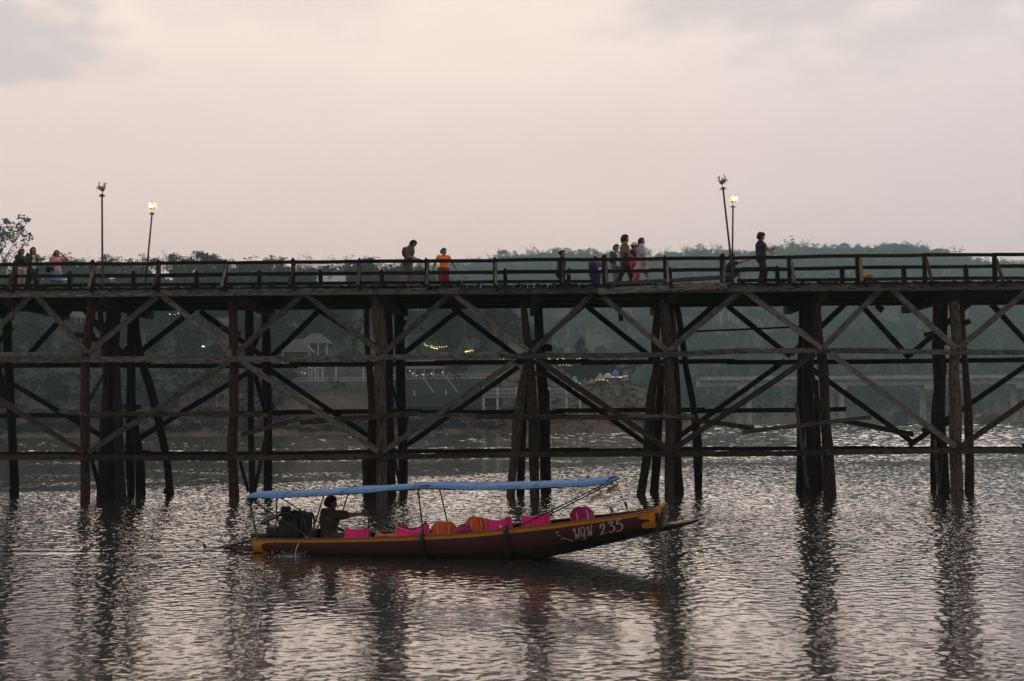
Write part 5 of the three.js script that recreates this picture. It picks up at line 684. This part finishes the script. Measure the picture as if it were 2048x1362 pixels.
// hull paint: black bottom, maroon sides, ochre rail, ochre flames at the bow, name and number
function hullPaint(letters) {
  const W = 2048, H = 256, cv2 = document.createElement('canvas'); cv2.width = W; cv2.height = H; const c = cv2.getContext('2d'), X = (px) => uOf(px) * W, Y = (v) => (1 - v) * H;
  c.fillStyle = '#0c0908'; c.fillRect(0, 0, W, H); c.fillStyle = '#3a0d0b'; c.fillRect(0, Y(.86), W, Y(.36) - Y(.86)); c.fillStyle = '#c07a12'; c.fillRect(0, 0, W, Y(.88));
  // ochre stern with a rounded maroon field
  c.fillRect(0, 0, X(545), Y(.16)); c.fillStyle = '#3a0d0b'; c.beginPath(); c.moveTo(X(560), Y(.83)); c.lineTo(X(532), Y(.83)); c.quadraticCurveTo(X(519), Y(.80), X(519), Y(.55)); c.quadraticCurveTo(X(520), Y(.24), X(535), Y(.18)); c.lineTo(X(560), Y(.36)); c.closePath(); c.fill(); c.fillStyle = '#0c0908'; c.fillRect(0, Y(.14), W, H);
  // ochre bow with flame edge
  c.fillStyle = '#c07a12'; c.beginPath(); c.moveTo(X(1330), Y(.9)); c.lineTo(X(1274), Y(.85)); c.quadraticCurveTo(X(1278), Y(.72), X(1289), Y(.70)); c.quadraticCurveTo(X(1298), Y(.66), X(1296), Y(.55)); c.quadraticCurveTo(X(1282), Y(.60), X(1280), Y(.44)); c.quadraticCurveTo(X(1282), Y(.26), X(1296), Y(.24)); c.lineTo(X(1330), Y(.20)); c.closePath(); c.fill();
  // peeling and scuffs
  const r = mulberry(31); for (let i = 0; i < 420; i++) { c.fillStyle = r() < .5 ? 'rgba(18,8,7,.35)' : 'rgba(120,70,50,.22)'; const x = r() * W, y = r() * H, w = 2 + r() * 26; c.fillRect(x, y, w, 1 + r() * 2); } for (let i = 0; i < 60; i++) { c.fillStyle = 'rgba(10,6,6,.3)'; c.fillRect(r() * W, 0, 1 + r() * 2, 20 + r() * 80); }
  if (letters) { // brushed by hand: a flourish, three Thai letters, the number
    c.strokeStyle = '#a8a49c'; c.lineCap = 'round'; c.lineJoin = 'round'; const s = (pts, w) => { c.lineWidth = w; c.beginPath(); pts.forEach(([px, v], i) => { const x = X(px), y = Y(v); i ? c.lineTo(x, y) : c.moveTo(x, y); }); c.stroke(); };
    s([[1112, .74], [1116, .76], [1115, .70]], 5); s([[1115, .63], [1118, .65], [1120, .60]], 4); s([[1121, .50], [1126, .53], [1132, .47], [1138, .44], [1144, .36]], 6);
    s([[1147, .71], [1145, .75], [1148, .79], [1150, .72], [1150, .40], [1153, .58], [1156, .42], [1157, .80]], 5); s([[1162, .45], [1160, .62], [1161, .76], [1165, .80], [1168, .72], [1168, .42], [1164, .50], [1166, .60]], 5); s([[1163, .36], [1168, .34], [1170, .38]], 4); s([[1173, .70], [1172, .76], [1175, .80], [1176, .70], [1175, .44], [1178, .60], [1181, .44], [1182, .84]], 5);
    s([[1199, .66], [1200, .78], [1204, .82], [1207, .74], [1206, .62], [1202, .50], [1200, .40], [1204, .46], [1210, .44]], 8); s([[1215, .78], [1219, .84], [1224, .82], [1220, .70], [1226, .64], [1227, .50], [1221, .42], [1216, .48]], 8); s([[1240, .88], [1233, .86], [1232, .70], [1238, .74], [1243, .62], [1241, .46], [1235, .40], [1231, .44]], 8);
  }
  const t = new THREE.CanvasTexture(cv2); t.colorSpace = THREE.SRGBColorSpace; t.magFilter = THREE.LinearFilter; return t;
}
function hullSide(sgn) { const P = [], UV = [], I = []; for (let i = 0; i <= NS; i++) { const h = hull[i], u = (h.x - hx0) / (hx1 - hx0); for (let k = 0; k <= 6; k++) { const v = k / 6; P.push(h.x, lerp(h.yb, h.yg, v), sgn * (lerp(h.wb, h.wt, v) + .05 * Math.sin(Math.PI * v))); UV.push(u, v); } } for (let i = 0; i < NS; i++) for (let k = 0; k < 6; k++) { const a = i * 7 + k, b = a + 7; sgn > 0 ? I.push(a, b, a + 1, b, b + 1, a + 1) : I.push(a, a + 1, b, b, a + 1, b + 1); } const g = new THREE.BufferGeometry(); g.setAttribute('position', new THREE.Float32BufferAttribute(P, 3)); g.setAttribute('uv', new THREE.Float32BufferAttribute(UV, 2)); g.setIndex(I); g.computeVertexNormals(); return g; }
const paintM = (l) => new THREE.MeshPhysicalMaterial({ map: hullPaint(l), roughness: .55, clearcoat: .15, clearcoatRoughness: .5 });
const ochreM = std([.42, .19, .012], .6), maroonM = wood([.10, .022, .02], .7), blackM = std([.012, .011, .011], .6), deckBrown = wood([.17, .075, .06], .7), paleWood = wood([.42, .34, .30], .8), steelM = std([.05, .045, .042], .45, { metalness: .4 });
bpart('hull_side', hullSide(1), paintM(true)).userData.label = 'maroon hull side with ochre rail, hand painted white letters and number'; bpart('hull_side', hullSide(-1), paintM(false));
{ const P = [], I = []; for (const h of hull) P.push(h.x, h.yb, h.wb, h.x, h.yb - .03, 0, h.x, h.yb, -h.wb); for (let i = 0; i < NS; i++) for (let k = 0; k < 2; k++) { const a = i * 3 + k, b = a + 3; I.push(a, a + 1, b, b, a + 1, b + 1); } const g = new THREE.BufferGeometry(); g.setAttribute('position', new THREE.Float32BufferAttribute(P, 3)); g.setIndex(I); g.computeVertexNormals(); bpart('hull_bottom', g, blackM); }
for (const s of [-1, 1]) { const P = [], UV = [], I = []; for (const h of hull) { const f = Math.max(h.yb + .06, -.02); P.push(h.x, h.yg, s * (h.wt - .035), h.x, f, s * (h.wb - .03)); UV.push(h.x / 2, h.yg, h.x / 2, f); } for (let i = 0; i < NS; i++) { const a = i * 2, b = a + 2; s > 0 ? I.push(a, a + 1, b, b, a + 1, b + 1) : I.push(a, b, a + 1, b, b + 1, a + 1); } const g = new THREE.BufferGeometry(); g.setAttribute('position', new THREE.Float32BufferAttribute(P, 3)); g.setAttribute('uv', new THREE.Float32BufferAttribute(UV, 2)); g.setIndex(I); g.computeVertexNormals(); bpart('inner_planking', g, maroonM);
  const rail = []; for (let i = 0; i < NS; i++) { const a = hull[i], b = hull[i + 1], q = new THREE.BoxGeometry(Math.hypot(b.x - a.x, b.yg - a.yg) + .002, .022, .055); q.rotateZ(Math.atan2(b.yg - a.yg, b.x - a.x)); q.rotateY(-s * Math.atan2(b.wt - a.wt, b.x - a.x)); q.translate((a.x + b.x) / 2, (a.yg + b.yg) / 2 + .012, s * ((a.wt + b.wt) / 2 - .012)); rail.push(q); } bpart('gunwale', merge(rail), std([.20, .085, .02], .7)); }
{ const P = [], UV = [], I = []; for (const h of hull) { const f = Math.max(h.yb + .07, -.01); P.push(h.x, f, h.wb - .03, h.x, f, -h.wb + .03); UV.push(h.x / 2, 0, h.x / 2, 1); } for (let i = 0; i < NS; i++) { const a = i * 2, b = a + 2; I.push(a, b, a + 1, b, b + 1, a + 1); } const g = new THREE.BufferGeometry(); g.setAttribute('position', new THREE.Float32BufferAttribute(P, 3)); g.setAttribute('uv', new THREE.Float32BufferAttribute(UV, 2)); g.setIndex(I); g.computeVertexNormals(); bpart('floor_boards', g, deckBrown); }
function plate(pts, depth, m, name, par = boat) { const s = new THREE.Shape(); pts.forEach(([a, b], i) => i ? s.lineTo(a, b) : s.moveTo(a, b)); s.closePath(); const g = new THREE.ExtrudeGeometry(s, { depth, bevelEnabled: true, bevelSize: .006, bevelThickness: .006, bevelSegments: 1 }); return { g, add: () => part(name, g, m, par) }; }
{ const h = hull[0], q = plate([[-h.wt, h.yg + .02], [h.wt, h.yg + .02], [h.wb, h.yb], [-h.wb, h.yb]], .04, ochreM, 'transom'); q.g.rotateY(Math.PI / 2); q.g.translate(h.x - .02, 0, 0); q.add(); }
{ // bow board with ochre horns, and the long bow plank
  const h = hull[NS], q = plate([[-h.wt - .02, h.yg + .03], [-h.wt + .03, h.yg + .10], [-h.wt * .3, h.yg + .03], [h.wt * .3, h.yg + .03], [h.wt - .03, h.yg + .10], [h.wt + .02, h.yg + .03], [h.wb + .02, h.yb - .01], [-h.wb - .02, h.yb - .01]], .05, deckBrown, 'bow_board'); q.g.translate(0, -h.yb, 0); q.g.rotateY(Math.PI / 2); q.g.rotateZ(-.34); q.g.translate(h.x - .02, h.yb, 0); q.add();
  for (const s of [-1, 1]) { const g = plate([[0, 0], [.08, .05], [.13, .085], [.17, .07], [.15, .04], [.12, .0], [.10, -.05], [0, -.05]], .05, ochreM, 'bow_horn'); g.g.translate(h.x - .02, h.yg + .02, s * (h.wt - .02) - .025); g.add(); }
  const tip = bl(1410, 1038, 0), b = bl(1330, 1058, 0), P = [], I = [], N = 8; for (let i = 0; i <= N; i++) { const t = i / N, x = lerp(h.x - .5, tip.x, t), y = lerp(h.yb + .05, tip.y, t) + .02 * Math.sin(Math.PI * t) * -1 + .03 * t * t, w = lerp(.19, .045, t * t), th = lerp(.06, .025, t); P.push(x, y - .035 * (1 - t), w, x, y + .035 * (1 - t), -w, x, y - th, -w * .7, x, y - th, w * .7); } for (let i = 0; i < N; i++) for (let k = 0; k < 4; k++) { const a = i * 4 + k, c = i * 4 + (k + 1) % 4; I.push(a, c, a + 4, c, c + 4, a + 4); } I.push(N * 4, N * 4 + 1, N * 4 + 2, N * 4, N * 4 + 2, N * 4 + 3);
  let g = new THREE.BufferGeometry(); g.setAttribute('position', new THREE.Float32BufferAttribute(P, 3)); g.setAttribute('uv', new THREE.Float32BufferAttribute(P.flatMap((_, i) => i % 3 ? [] : [P[i] / 2, P[i + 2] / .6]), 2)); g.setIndex(I); g = g.toNonIndexed(); g.computeVertexNormals(); bpart('bow_plank', g, paleWood);
  const Q = [], J = []; for (let i = 0; i <= N; i++) { const t = i / N, x = lerp(h.x - .9, tip.x - .12, t), y = lerp(h.yb + .04, tip.y - .03, t) - .02 * Math.sin(Math.PI * t), w = lerp(.19, .03, t * t), th = lerp(.20, .02, t * t); Q.push(x, y, w, x, y, -w, x, y - th, 0); } for (let i = 0; i < N; i++) for (let k = 0; k < 3; k++) { const a = i * 3 + k, c = i * 3 + (k + 1) % 3; J.push(a, c, a + 3, c, c + 3, a + 3); } let st = new THREE.BufferGeometry(); st.setAttribute('position', new THREE.Float32BufferAttribute(Q, 3)); st.setIndex(J); st = st.toNonIndexed(); st.computeVertexNormals(); bpart('bow_stem', st, blackM);
}
for (const px of [560, 640, 745, 830, 905, 985, 1085, 1180]) { const x = bl(px, 1065, 0).x, h = hullAt(x), y = h.yg - .13; const g = boxGeo(.22, .03, (h.wt - .05) * 2); g.translate(x, y, 0); bpart('thwart', g, deckBrown); }
for (const px of [845, 1012]) { const x = bl(px, 1070, .6).x, h = hullAt(x); bpart('rubber_strap', tube([V(x, h.yg - .05, h.wt - .1), V(x, h.yg + .05, h.wt - .02), V(x, h.yg - .02, h.wt + .045), V(x + .01, lerp(h.yb, h.yg, .5), lerp(h.wb, h.wt, .5) + .085), V(x + .02, lerp(h.yb, h.yg, .12), lerp(h.wb, h.wt, .12) + .05)], .045, 20, 8), blackM); }
// canopy on bent poles
const ropeGreen = std([.02, .13, .085], .9), ropePale = std([.16, .13, .10], .9);
const CW = .62, cn = [[484, 992], [560, 990], [640, 986], [740, 980], [838, 973], [940, 974], [1040, 973], [1110, 970], [1170, 966], [1214, 962]].map(([x, y]) => bl(x, y, CW)), cc = new THREE.CatmullRomCurve3(cn.map(p => V(p.x, p.y, 0))), canopyM = new THREE.MeshPhysicalMaterial({ color: col(.020, .135, .36), roughness: .75, side: THREE.DoubleSide, map: mottle, bumpMap: mottle, bumpScale: .01 });
{ const N = 60, K = 14, P = [], UV = [], I = []; for (let i = 0; i <= N; i++) { const c = cc.getPoint(i / N); for (let k = 0; k <= K; k++) { const a = k / K * 2 - 1, e = Math.max(0, Math.abs(a) - .84) / .16; P.push(c.x + (i === 0 ? .10 * a * a : 0), c.y + .055 * (1 - a * a) - .045 * e * e + .022 * noise(c.x * 1.3, a * 1.2, 3) + .012 * noise(c.x * 4.1, a * 2.5, 8) + .016 * e * noise(c.x * 5, 2, 5) - .02 * Math.pow(Math.sin(c.x * 1.9 + .6), 2) * (1 - a * a), a * CW); UV.push(c.x / 2, a * CW / 2); } } for (let i = 0; i < N; i++) for (let k = 0; k < K; k++) { const a = i * (K + 1) + k, b = a + K + 1; I.push(a, a + 1, b, b, a + 1, b + 1); } const g = new THREE.BufferGeometry(); g.setAttribute('position', new THREE.Float32BufferAttribute(P, 3)); g.setAttribute('uv', new THREE.Float32BufferAttribute(UV, 2)); g.setIndex(I); g.computeVertexNormals(); bpart('canopy', g, canopyM).userData.label = 'taut blue tarpaulin canopy';
  for (const t of [.12, .27, .43, .56, .71, .86]) { const c = cc.getPoint(t), q = []; for (let k = 0; k <= 12; k++) { const a = k / 6 - 1, e = Math.max(0, Math.abs(a) - .84) / .16; q.push(V(c.x + .015 * noise(a * 3, t * 9), c.y + .055 * (1 - a * a) - .045 * e * e + .022 * noise(c.x * 1.3, a * 1.2, 3) + .012 * noise(c.x * 4.1, a * 2.5, 8) - .02 * Math.pow(Math.sin(c.x * 1.9 + .6), 2) * (1 - a * a) + .004, a * CW)); } bpart('canopy_seam', tube(q, .008, 24, 5), canopyM); const k2 = V(c.x, c.y - .05, CW - .01); bpart('canopy_tie', tube([k2, k2.clone().add(V(.01, -.05, .01)), k2.clone().add(V(-.015, -.11 - .05 * t, .0))], .005, 6, 4), ropePale); }
  for (const s of [-1, 1]) bpart('canopy_rail', tube(cn.map(p => V(p.x, p.y - .05, s * (CW - .03))), .013, 40, 5), steelM); const e = cn[cn.length - 1]; bpart('canopy_front_bar', rod(V(e.x + .02, e.y - .01, -CW), V(e.x + .02, e.y - .01, CW), .03, .03, 6), canopyM); }
const pole = (px0, py0, px1, py1, zl, m = steelM, r = .014, name = 'canopy_pole', zb = zl) => bpart(name, rod(bl(px0, py0, zl), bl(px1, py1, zb), r, r, 6), m);

pole(498, 998, 515, 1079, .5, std([.03, .10, .075], .7), .017); pole(554, 993, 551, 1070, .4); pole(648, 990, 620, 1079, .52); pole(835, 974, 848, 1074, .58, wood([.10, .055, .05], .6)); pole(697, 986, 676, 1050, -.5); pole(879, 976, 897, 1056, -.55); pole(506, 1002, 621, 1077, .5, steelM, .013, 'stay'); pole(556, 992, 641, 1046, .3, steelM, .013, 'stay'); pole(640, 1046, 626, 1072, .3, steelM, .013, 'stay');
pole(1028, 1058, 1214, 966, .5, wood([.10, .06, .05], .6), .014, 'stay'); pole(1098, 1030, 1226, 964, -.45, wood([.10, .06, .05], .6), .014, 'stay'); pole(838, 972, 860, 970, .58, steelM, .014, 'canopy_bow');
for (const [a, b, c, d, z] of [[1199, 979, 1231, 1037, .42], [1234, 966, 1258, 1028, -.35]]) { pole(a, b, c, d, z, ropePale, .007, 'mooring_line'); const p = bl(lerp(a, c, .62), lerp(b, d, .62), z), q = bl(lerp(a, c, .85), lerp(b, d, .85), z); bpart('knotted_cloth', trunk([{ p, r: .012 }, { p: p.clone().lerp(q, .3).add(V(.02, 0, .01)), r: .03 }, { p: q, r: .012 }], 7, .4, 3), ropeGreen); }
for (const [px, py, z] of [[1193, 986, .45], [1226, 968, -.3]]) { const p = bl(px, py, z); for (let i = 0; i < 6; i++) bpart('garland_ribbon', tube([p.clone().add(V(.1 - i * .035, .02 + i * -.016, 0)), p.clone().add(V(.07 - i * .035, -.05 - i * .016, .02)), p.clone().add(V(.09 - i * .04, -.10 - i * .014, .03 * (i % 2)))], .014, 8, 5), std(i % 2 ? [.50, .36, .10] : [.45, .30, .24], .9)); }
// engine, long tail shaft and propeller guard at the stern
{ const e = bl(585, 1050, 0), en = new THREE.Group(); en.name = 'engine'; en.position.set(e.x, 0, 0); boat.add(en); const b = (n, w, h, d, x, y, z, m = blackM) => { const q = new THREE.BoxGeometry(w, h, d, 2, 2, 2), p = q.attributes.position; for (let i = 0; i < p.count; i++) { const X = p.getX(i) / w * 2, Y = p.getY(i) / h * 2, Z = p.getZ(i) / d * 2, k = .80 + .2 * (1 - Math.max(Math.abs(X * Y), Math.abs(Y * Z), Math.abs(X * Z))); p.setXYZ(i, p.getX(i) * k, p.getY(i) * k, p.getZ(i) * k); } q.computeVertexNormals(); const o = part(n, q, m, en); o.position.set(x, y, z); return o; };
  b('block', .52, .42, .46, .0, .46, 0); b('cylinder_head', .48, .22, .34, .02, .70, 0); b('radiator', .12, .46, .46, .29, .56, 0); b('gearbox', .34, .26, .3, -.36, .38, 0); b('battery', .22, .2, .24, .52, .38, .1); b('mount', 1.1, .1, .5, 0, .24, 0, steelM); const f = part('fan_guard', new THREE.TorusGeometry(.21, .02, 6, 18), steelM, en); f.rotation.y = Math.PI / 2; f.position.set(.37, .56, 0); part('air_filter', new THREE.CylinderGeometry(.1, .1, .12, 12), blackM, en).position.set(-.12, .82, .05); part('exhaust', tube([V(.1, .72, .2), V(.0, .78, .26), V(-.3, .66, .28), V(-.55, .56, .28)], .03, 14, 7), steelM, en); for (let i = 0; i < 4; i++) part('hose', tube([V(-.2 + i * .13, .6, .22), V(-.22 + i * .12, .76, .25), V(-.05 + i * .08, .80, .15)], .016, 10, 5), blackM, en); b('tool_crate', .5, .14, .4, -.62, .30, 0); part('throttle_lever', tube([V(-.52, .42, .05), V(-.5, .6, .05), V(-.6, .62, .05)], .016, 8, 5), steelM, en); }
{ const a = bl(412, 1101, 0), b2 = bl(506, 1080, 0); bpart('tail_shaft', rod(a, b2.clone().add(V(.5, .11, 0)), .026, .034, 8), steelM); const pr = new THREE.Group(); pr.name = 'propeller'; pr.position.copy(a); boat.add(pr); for (let i = 0; i < 2; i++) { const s = new THREE.SphereGeometry(.1, 8, 6); s.scale(.15, 1, .4); s.translate(0, .1, 0); s.rotateX(i * Math.PI + .6); part('blade', s, steelM, pr); } const q0 = bl(443, 1099, .2), q1 = bl(518, 1103, .28); for (const s of [-1, 1]) bpart('stern_rail', rod(V(q0.x, .06, s * .1), V(q1.x + .1, .05, s * .3), .03, .035, 6), wood([.16, .08, .06], .7)); bpart('stern_crossbar', rod(V(q0.x + .12, .07, -.2), V(q0.x + .12, .07, .2), .025, .025, 6), maroonM); bpart('rudder_post', rod(V(q0.x + .35, .04, 0), V(q0.x + .36, .25, 0), .02, .02, 6), steelM); bpart('stern_lashing', tube([V(q1.x, .24, .2), V(q1.x - .22, .2, .12), V(q1.x - .42, .09, .1)], .01, 10, 5), ropePale); }
// life vests lying along the thwarts
const pinkM = std([.80, .012, .20], .75), magentaM = std([.42, .012, .16], .8), orangeM = std([.72, .11, .03], .8), salmonM = std([.72, .22, .15], .8), pipeM = std([.62, .42, .30], .8);
function vestPanel(w, h, bulge, scoop, flare, thick, sag = 0) { // a padded panel bulging to +z, scooped between two shoulder points
  const U = 16, W = 8, P = [], I = []; const pt = (u, v, o) => { const top = h * (1 - scoop * (1 - Math.pow(Math.abs(u) * 1.15 > 1 ? 1 : Math.abs(u) * 1.15, 2)) - (scoop <= 0 ? .38 : .08) * Math.pow(Math.abs(u), scoop <= 0 ? 4 : 8)), x = u * w / 2 * (1 + flare * Math.pow(1 - v, 2) - .05 * Math.sin(Math.PI * v)), pad = thick * (.45 + .55 * Math.sqrt(Math.max(0, (1 - Math.pow(Math.abs(u), 6)) * (1 - Math.pow(Math.abs(v * 2 - 1), 6))))); return V(x, v * top * (1 + .10 * noise(u * 2.2, 1.7, w * 23)) - sag * u * u * v, bulge * (1 - u * u) + (o ? pad : 0) - .06 * v + .035 * noise(u * 2.3, v * 2.1, w * 19) + .012 * noise(u * 6, v * 5, w * 9)); };
  for (const o of [1, 0]) for (let j = 0; j <= W; j++) for (let i = 0; i <= U; i++) { const p = pt(i / U * 2 - 1, j / W, o); P.push(p.x, p.y, p.z); }
  const n = U + 1, s = n * (W + 1); for (let j = 0; j < W; j++) for (let i = 0; i < U; i++) { const a = j * n + i; I.push(a, a + 1, a + n, a + 1, a + n + 1, a + n, s + a, s + a + n, s + a + 1, s + a + 1, s + a + n, s + a + n + 1); } for (let i = 0; i < U; i++) { I.push(i, s + i, i + 1, i + 1, s + i, s + i + 1); const b = W * n + i; I.push(b, b + 1, s + b, b + 1, s + b + 1, s + b); } for (let j = 0; j < W; j++) { let a = j * n; I.push(a, a + n, s + a, a + n, s + a + n, s + a); a += U; I.push(a, s + a, a + n, a + n, s + a, s + a + n); }
  const g = new THREE.BufferGeometry(); g.setAttribute('position', new THREE.Float32BufferAttribute(P, 3)); g.setIndex(I); g.computeVertexNormals(); const edge = (side) => { const q = []; for (let j = 0; j <= W; j++) q.push(pt(side, j / W, 1).add(V(0, 0, -.005))); return q; }; const top = []; for (let i = 0; i <= U; i++) top.push(pt(i / U * 2 - 1, 1, 1)); return { g, edges: [edge(-1), edge(1), top] };
}
function vest(px, py, wpx, hpx, zl, m, label, o = {}) {
  const p = bl(px, py, zl).applyMatrix4(boat.matrixWorld), k = -p.z / 2196, w = wpx * k, h = hpx * k, t = thing('life_vest', label, 'life vest', [p.x, p.y, p.z], (o.turn ?? 0), 'life vests in the boat'); t.rotation.order = 'YXZ'; t.rotation.z = o.roll ?? .03; t.rotation.x = o.pitch ?? 0;
  const f = vestPanel(w, h, .10, o.scoop ?? .3, o.flare ?? .12, .05, o.sag ?? 0), a = part('front_panel', f.g, m, t); f.edges.forEach(e => part('piping', tube(e, .007, 20, 5), pipeM, a));
  if (!o.single) { const b = vestPanel(w * .92, h * (o.back ?? .8), -.10, o.scoop ?? .3, .05, .045), q = part('back_panel', b.g, o.backM ?? m, t); q.position.set(o.bx ?? .04, 0, -.16); }
  for (const s of o.straps ? [-1, 1] : []) part('strap', tube([V(s * w * .2, h * .9, .06), V(s * w * .22, h * .5, .14), V(s * w * .2, .02, .13)], .012, 10, 5), pipeM, t);
}
vest(712, 1080, 44, 25, .36, pinkM, 'bright pink life vest right beside the boatman', { scoop: .16, flare: .14 });
vest(770, 1078, 42, 17, .20, salmonM, 'salmon life vest lying flat right of the boatman\'s stick', { scoop: .62, flare: .05, single: true, pitch: -.5, roll: -.08 });
vest(826, 1077, 66, 26, .36, pinkM, 'wide pink life vest with deep neck by the front canopy pole', { scoop: .42, flare: .12, backM: magentaM, back: 1.2, bx: -.02, roll: .06 });
vest(888, 1072, 50, 26, .16, orangeM, 'orange folded life vest right of the front canopy pole', { scoop: -.12, flare: .1, straps: true, roll: .02 });
vest(928, 1070, 40, 15, .30, magentaM, 'flat magenta life vest between the two orange ones', { scoop: -.4, flare: .4, single: true, pitch: -.6, roll: .1 });
vest(955, 1065, 44, 30, .10, orangeM, 'orange life vest with pale straps leaning on a pink one', { scoop: -.05, flare: .05, straps: true, roll: .10 });
vest(998, 1063, 52, 28, .30, std([.70, .015, .22], .75), 'pink life vest with seams and a small pale badge', { scoop: .2, flare: .1, roll: .08 });
{ const p = bl(1001, 1052, .48).applyMatrix4(boat.matrixWorld); const b = solo('badge', new THREE.CircleGeometry(.028, 12), std([.6, .55, .55], .6), 'small round pale badge on the seamed pink vest', 'badge', null, [p.x, p.y, p.z + .06]); }
vest(1073, 1056, 56, 28, .26, pinkM, 'brightest pink life vest near the long slanting canopy stay', { scoop: .15, flare: .12, roll: .10 });
vest(1166, 1046, 48, 29, .10, magentaM, 'purple pink life vest farthest towards the bow', { scoop: -.15, flare: .02, roll: .14, straps: true });
// the boatman
{ const p = bl(657, 1075, -.02).applyMatrix4(boat.matrixWorld); const man = person({ label: 'boatman in dull olive shirt steering, seated behind the pink vests', pos: [p.x, .0, p.z], H: 1.80, turn: RT + .55, hip: .22, lean: [.03, 0], nod: .1, look: -.2, broad: 1.2, fat: 1.12, top: { c: [.05, .04, .026], sleeve: .75, fit: .032 }, bottom: { c: [.06, .048, .034], leg: 1.0, fit: .03 }, right: [-.44, .70, .60], left: [.12, .36, .36], elbow: [[-.3, -1, -.2], [.7, -1, -.3]], curl: [1.0, .8], rfoot: [-.12, .075, .42], lfoot: [.12, .075, .40], knee: [[-1, .25, .5], [1, .25, .5]], skin: 'brown', hair: { c: [.012, .01, .009] } });  // clothes and skin darkened, the canopy's shade put into their colours
  const h = man.hands[0], foot = bl(741, 1078, -.1).applyMatrix4(boat.matrixWorld); const t = thing('steering_stick', 'upright steering stick with blue grip in the boatman\'s outstretched hand', 'lever', [foot.x, foot.y - .15, foot.z]); part('shaft', rod(V(0, 0, 0), h.clone().add(V(.01, .05, 0)).sub(V(foot.x, foot.y - .15, foot.z)), .017, .015, 7), steelM, t); part('grip', rod(V(0, .12, 0), h.clone().sub(V(foot.x, foot.y - .15, foot.z)).multiplyScalar(.55), .024, .022, 7), std([.02, .05, .12], .7), t);
  const r = man.hands[1]; const pd = thing('flat_stick', 'short pale flat stick in the boatman\'s near hand', 'stick', [r.x, r.y, r.z]); const g = boxGeo(.34, .02, .05); g.rotateZ(.12); g.translate(.14, .01, 0); part('blade', g, paleWood, pd); }
// spray and wake
{ const drops = [], r = mulberry(77), c = bl(585, 1109, .62).applyMatrix4(boat.matrixWorld); const dg = new THREE.IcosahedronGeometry(1, 0); for (let i = 0; i < 260; i++) { const a = Math.pow(r(), 2.2), q = dg.clone(), s = .003 + .008 * r() * r(); q.scale(s * (1 + r()), s, s); q.translate(c.x + (r() + r() - 1.1) * .42, -.005 + a * .15 * r(), c.z + (r() - .3) * .35); drops.push(q); }
  const e = bl(470, 1100, 0).applyMatrix4(boat.matrixWorld); for (let i = 0; i < 300; i++) { const t = Math.pow(r(), 2.2), q = dg.clone(), s = .004 + .010 * r(); q.scale(s * (1.5 + 2 * r()), s * .6, s); q.translate(e.x - .1 - t * 2.0, .012 + .03 * r() * (1 - t), -22.1 + (e.z + 22.1) * Math.max(0, 1 - t * 4) + (r() - .5) * (.16 + .5 * t)); drops.push(q); }
  const p0 = bl(598, 1087, .58).applyMatrix4(boat.matrixWorld), p1 = bl(590, 1107, .66).applyMatrix4(boat.matrixWorld); const g = merge(drops), m = part('spray', g, new THREE.MeshStandardMaterial({ color: col(.42, .42, .42), roughness: .3 }), scene); tag(m, 'white spray beside the stern and foam in the boat\'s wake', 'spray', null, 'stuff');
  solo('bilge_stream', tube([p0, p0.clone().lerp(p1, .4).add(V(0, .02, .05)), p1.clone().setY(0)], .009, 12, 6), new THREE.MeshStandardMaterial({ color: col(.55, .55, .55), roughness: .15 }), 'thin stream of water pouring from the boat side near the stern', 'water jet'); }
renderer.render(scene, camera);
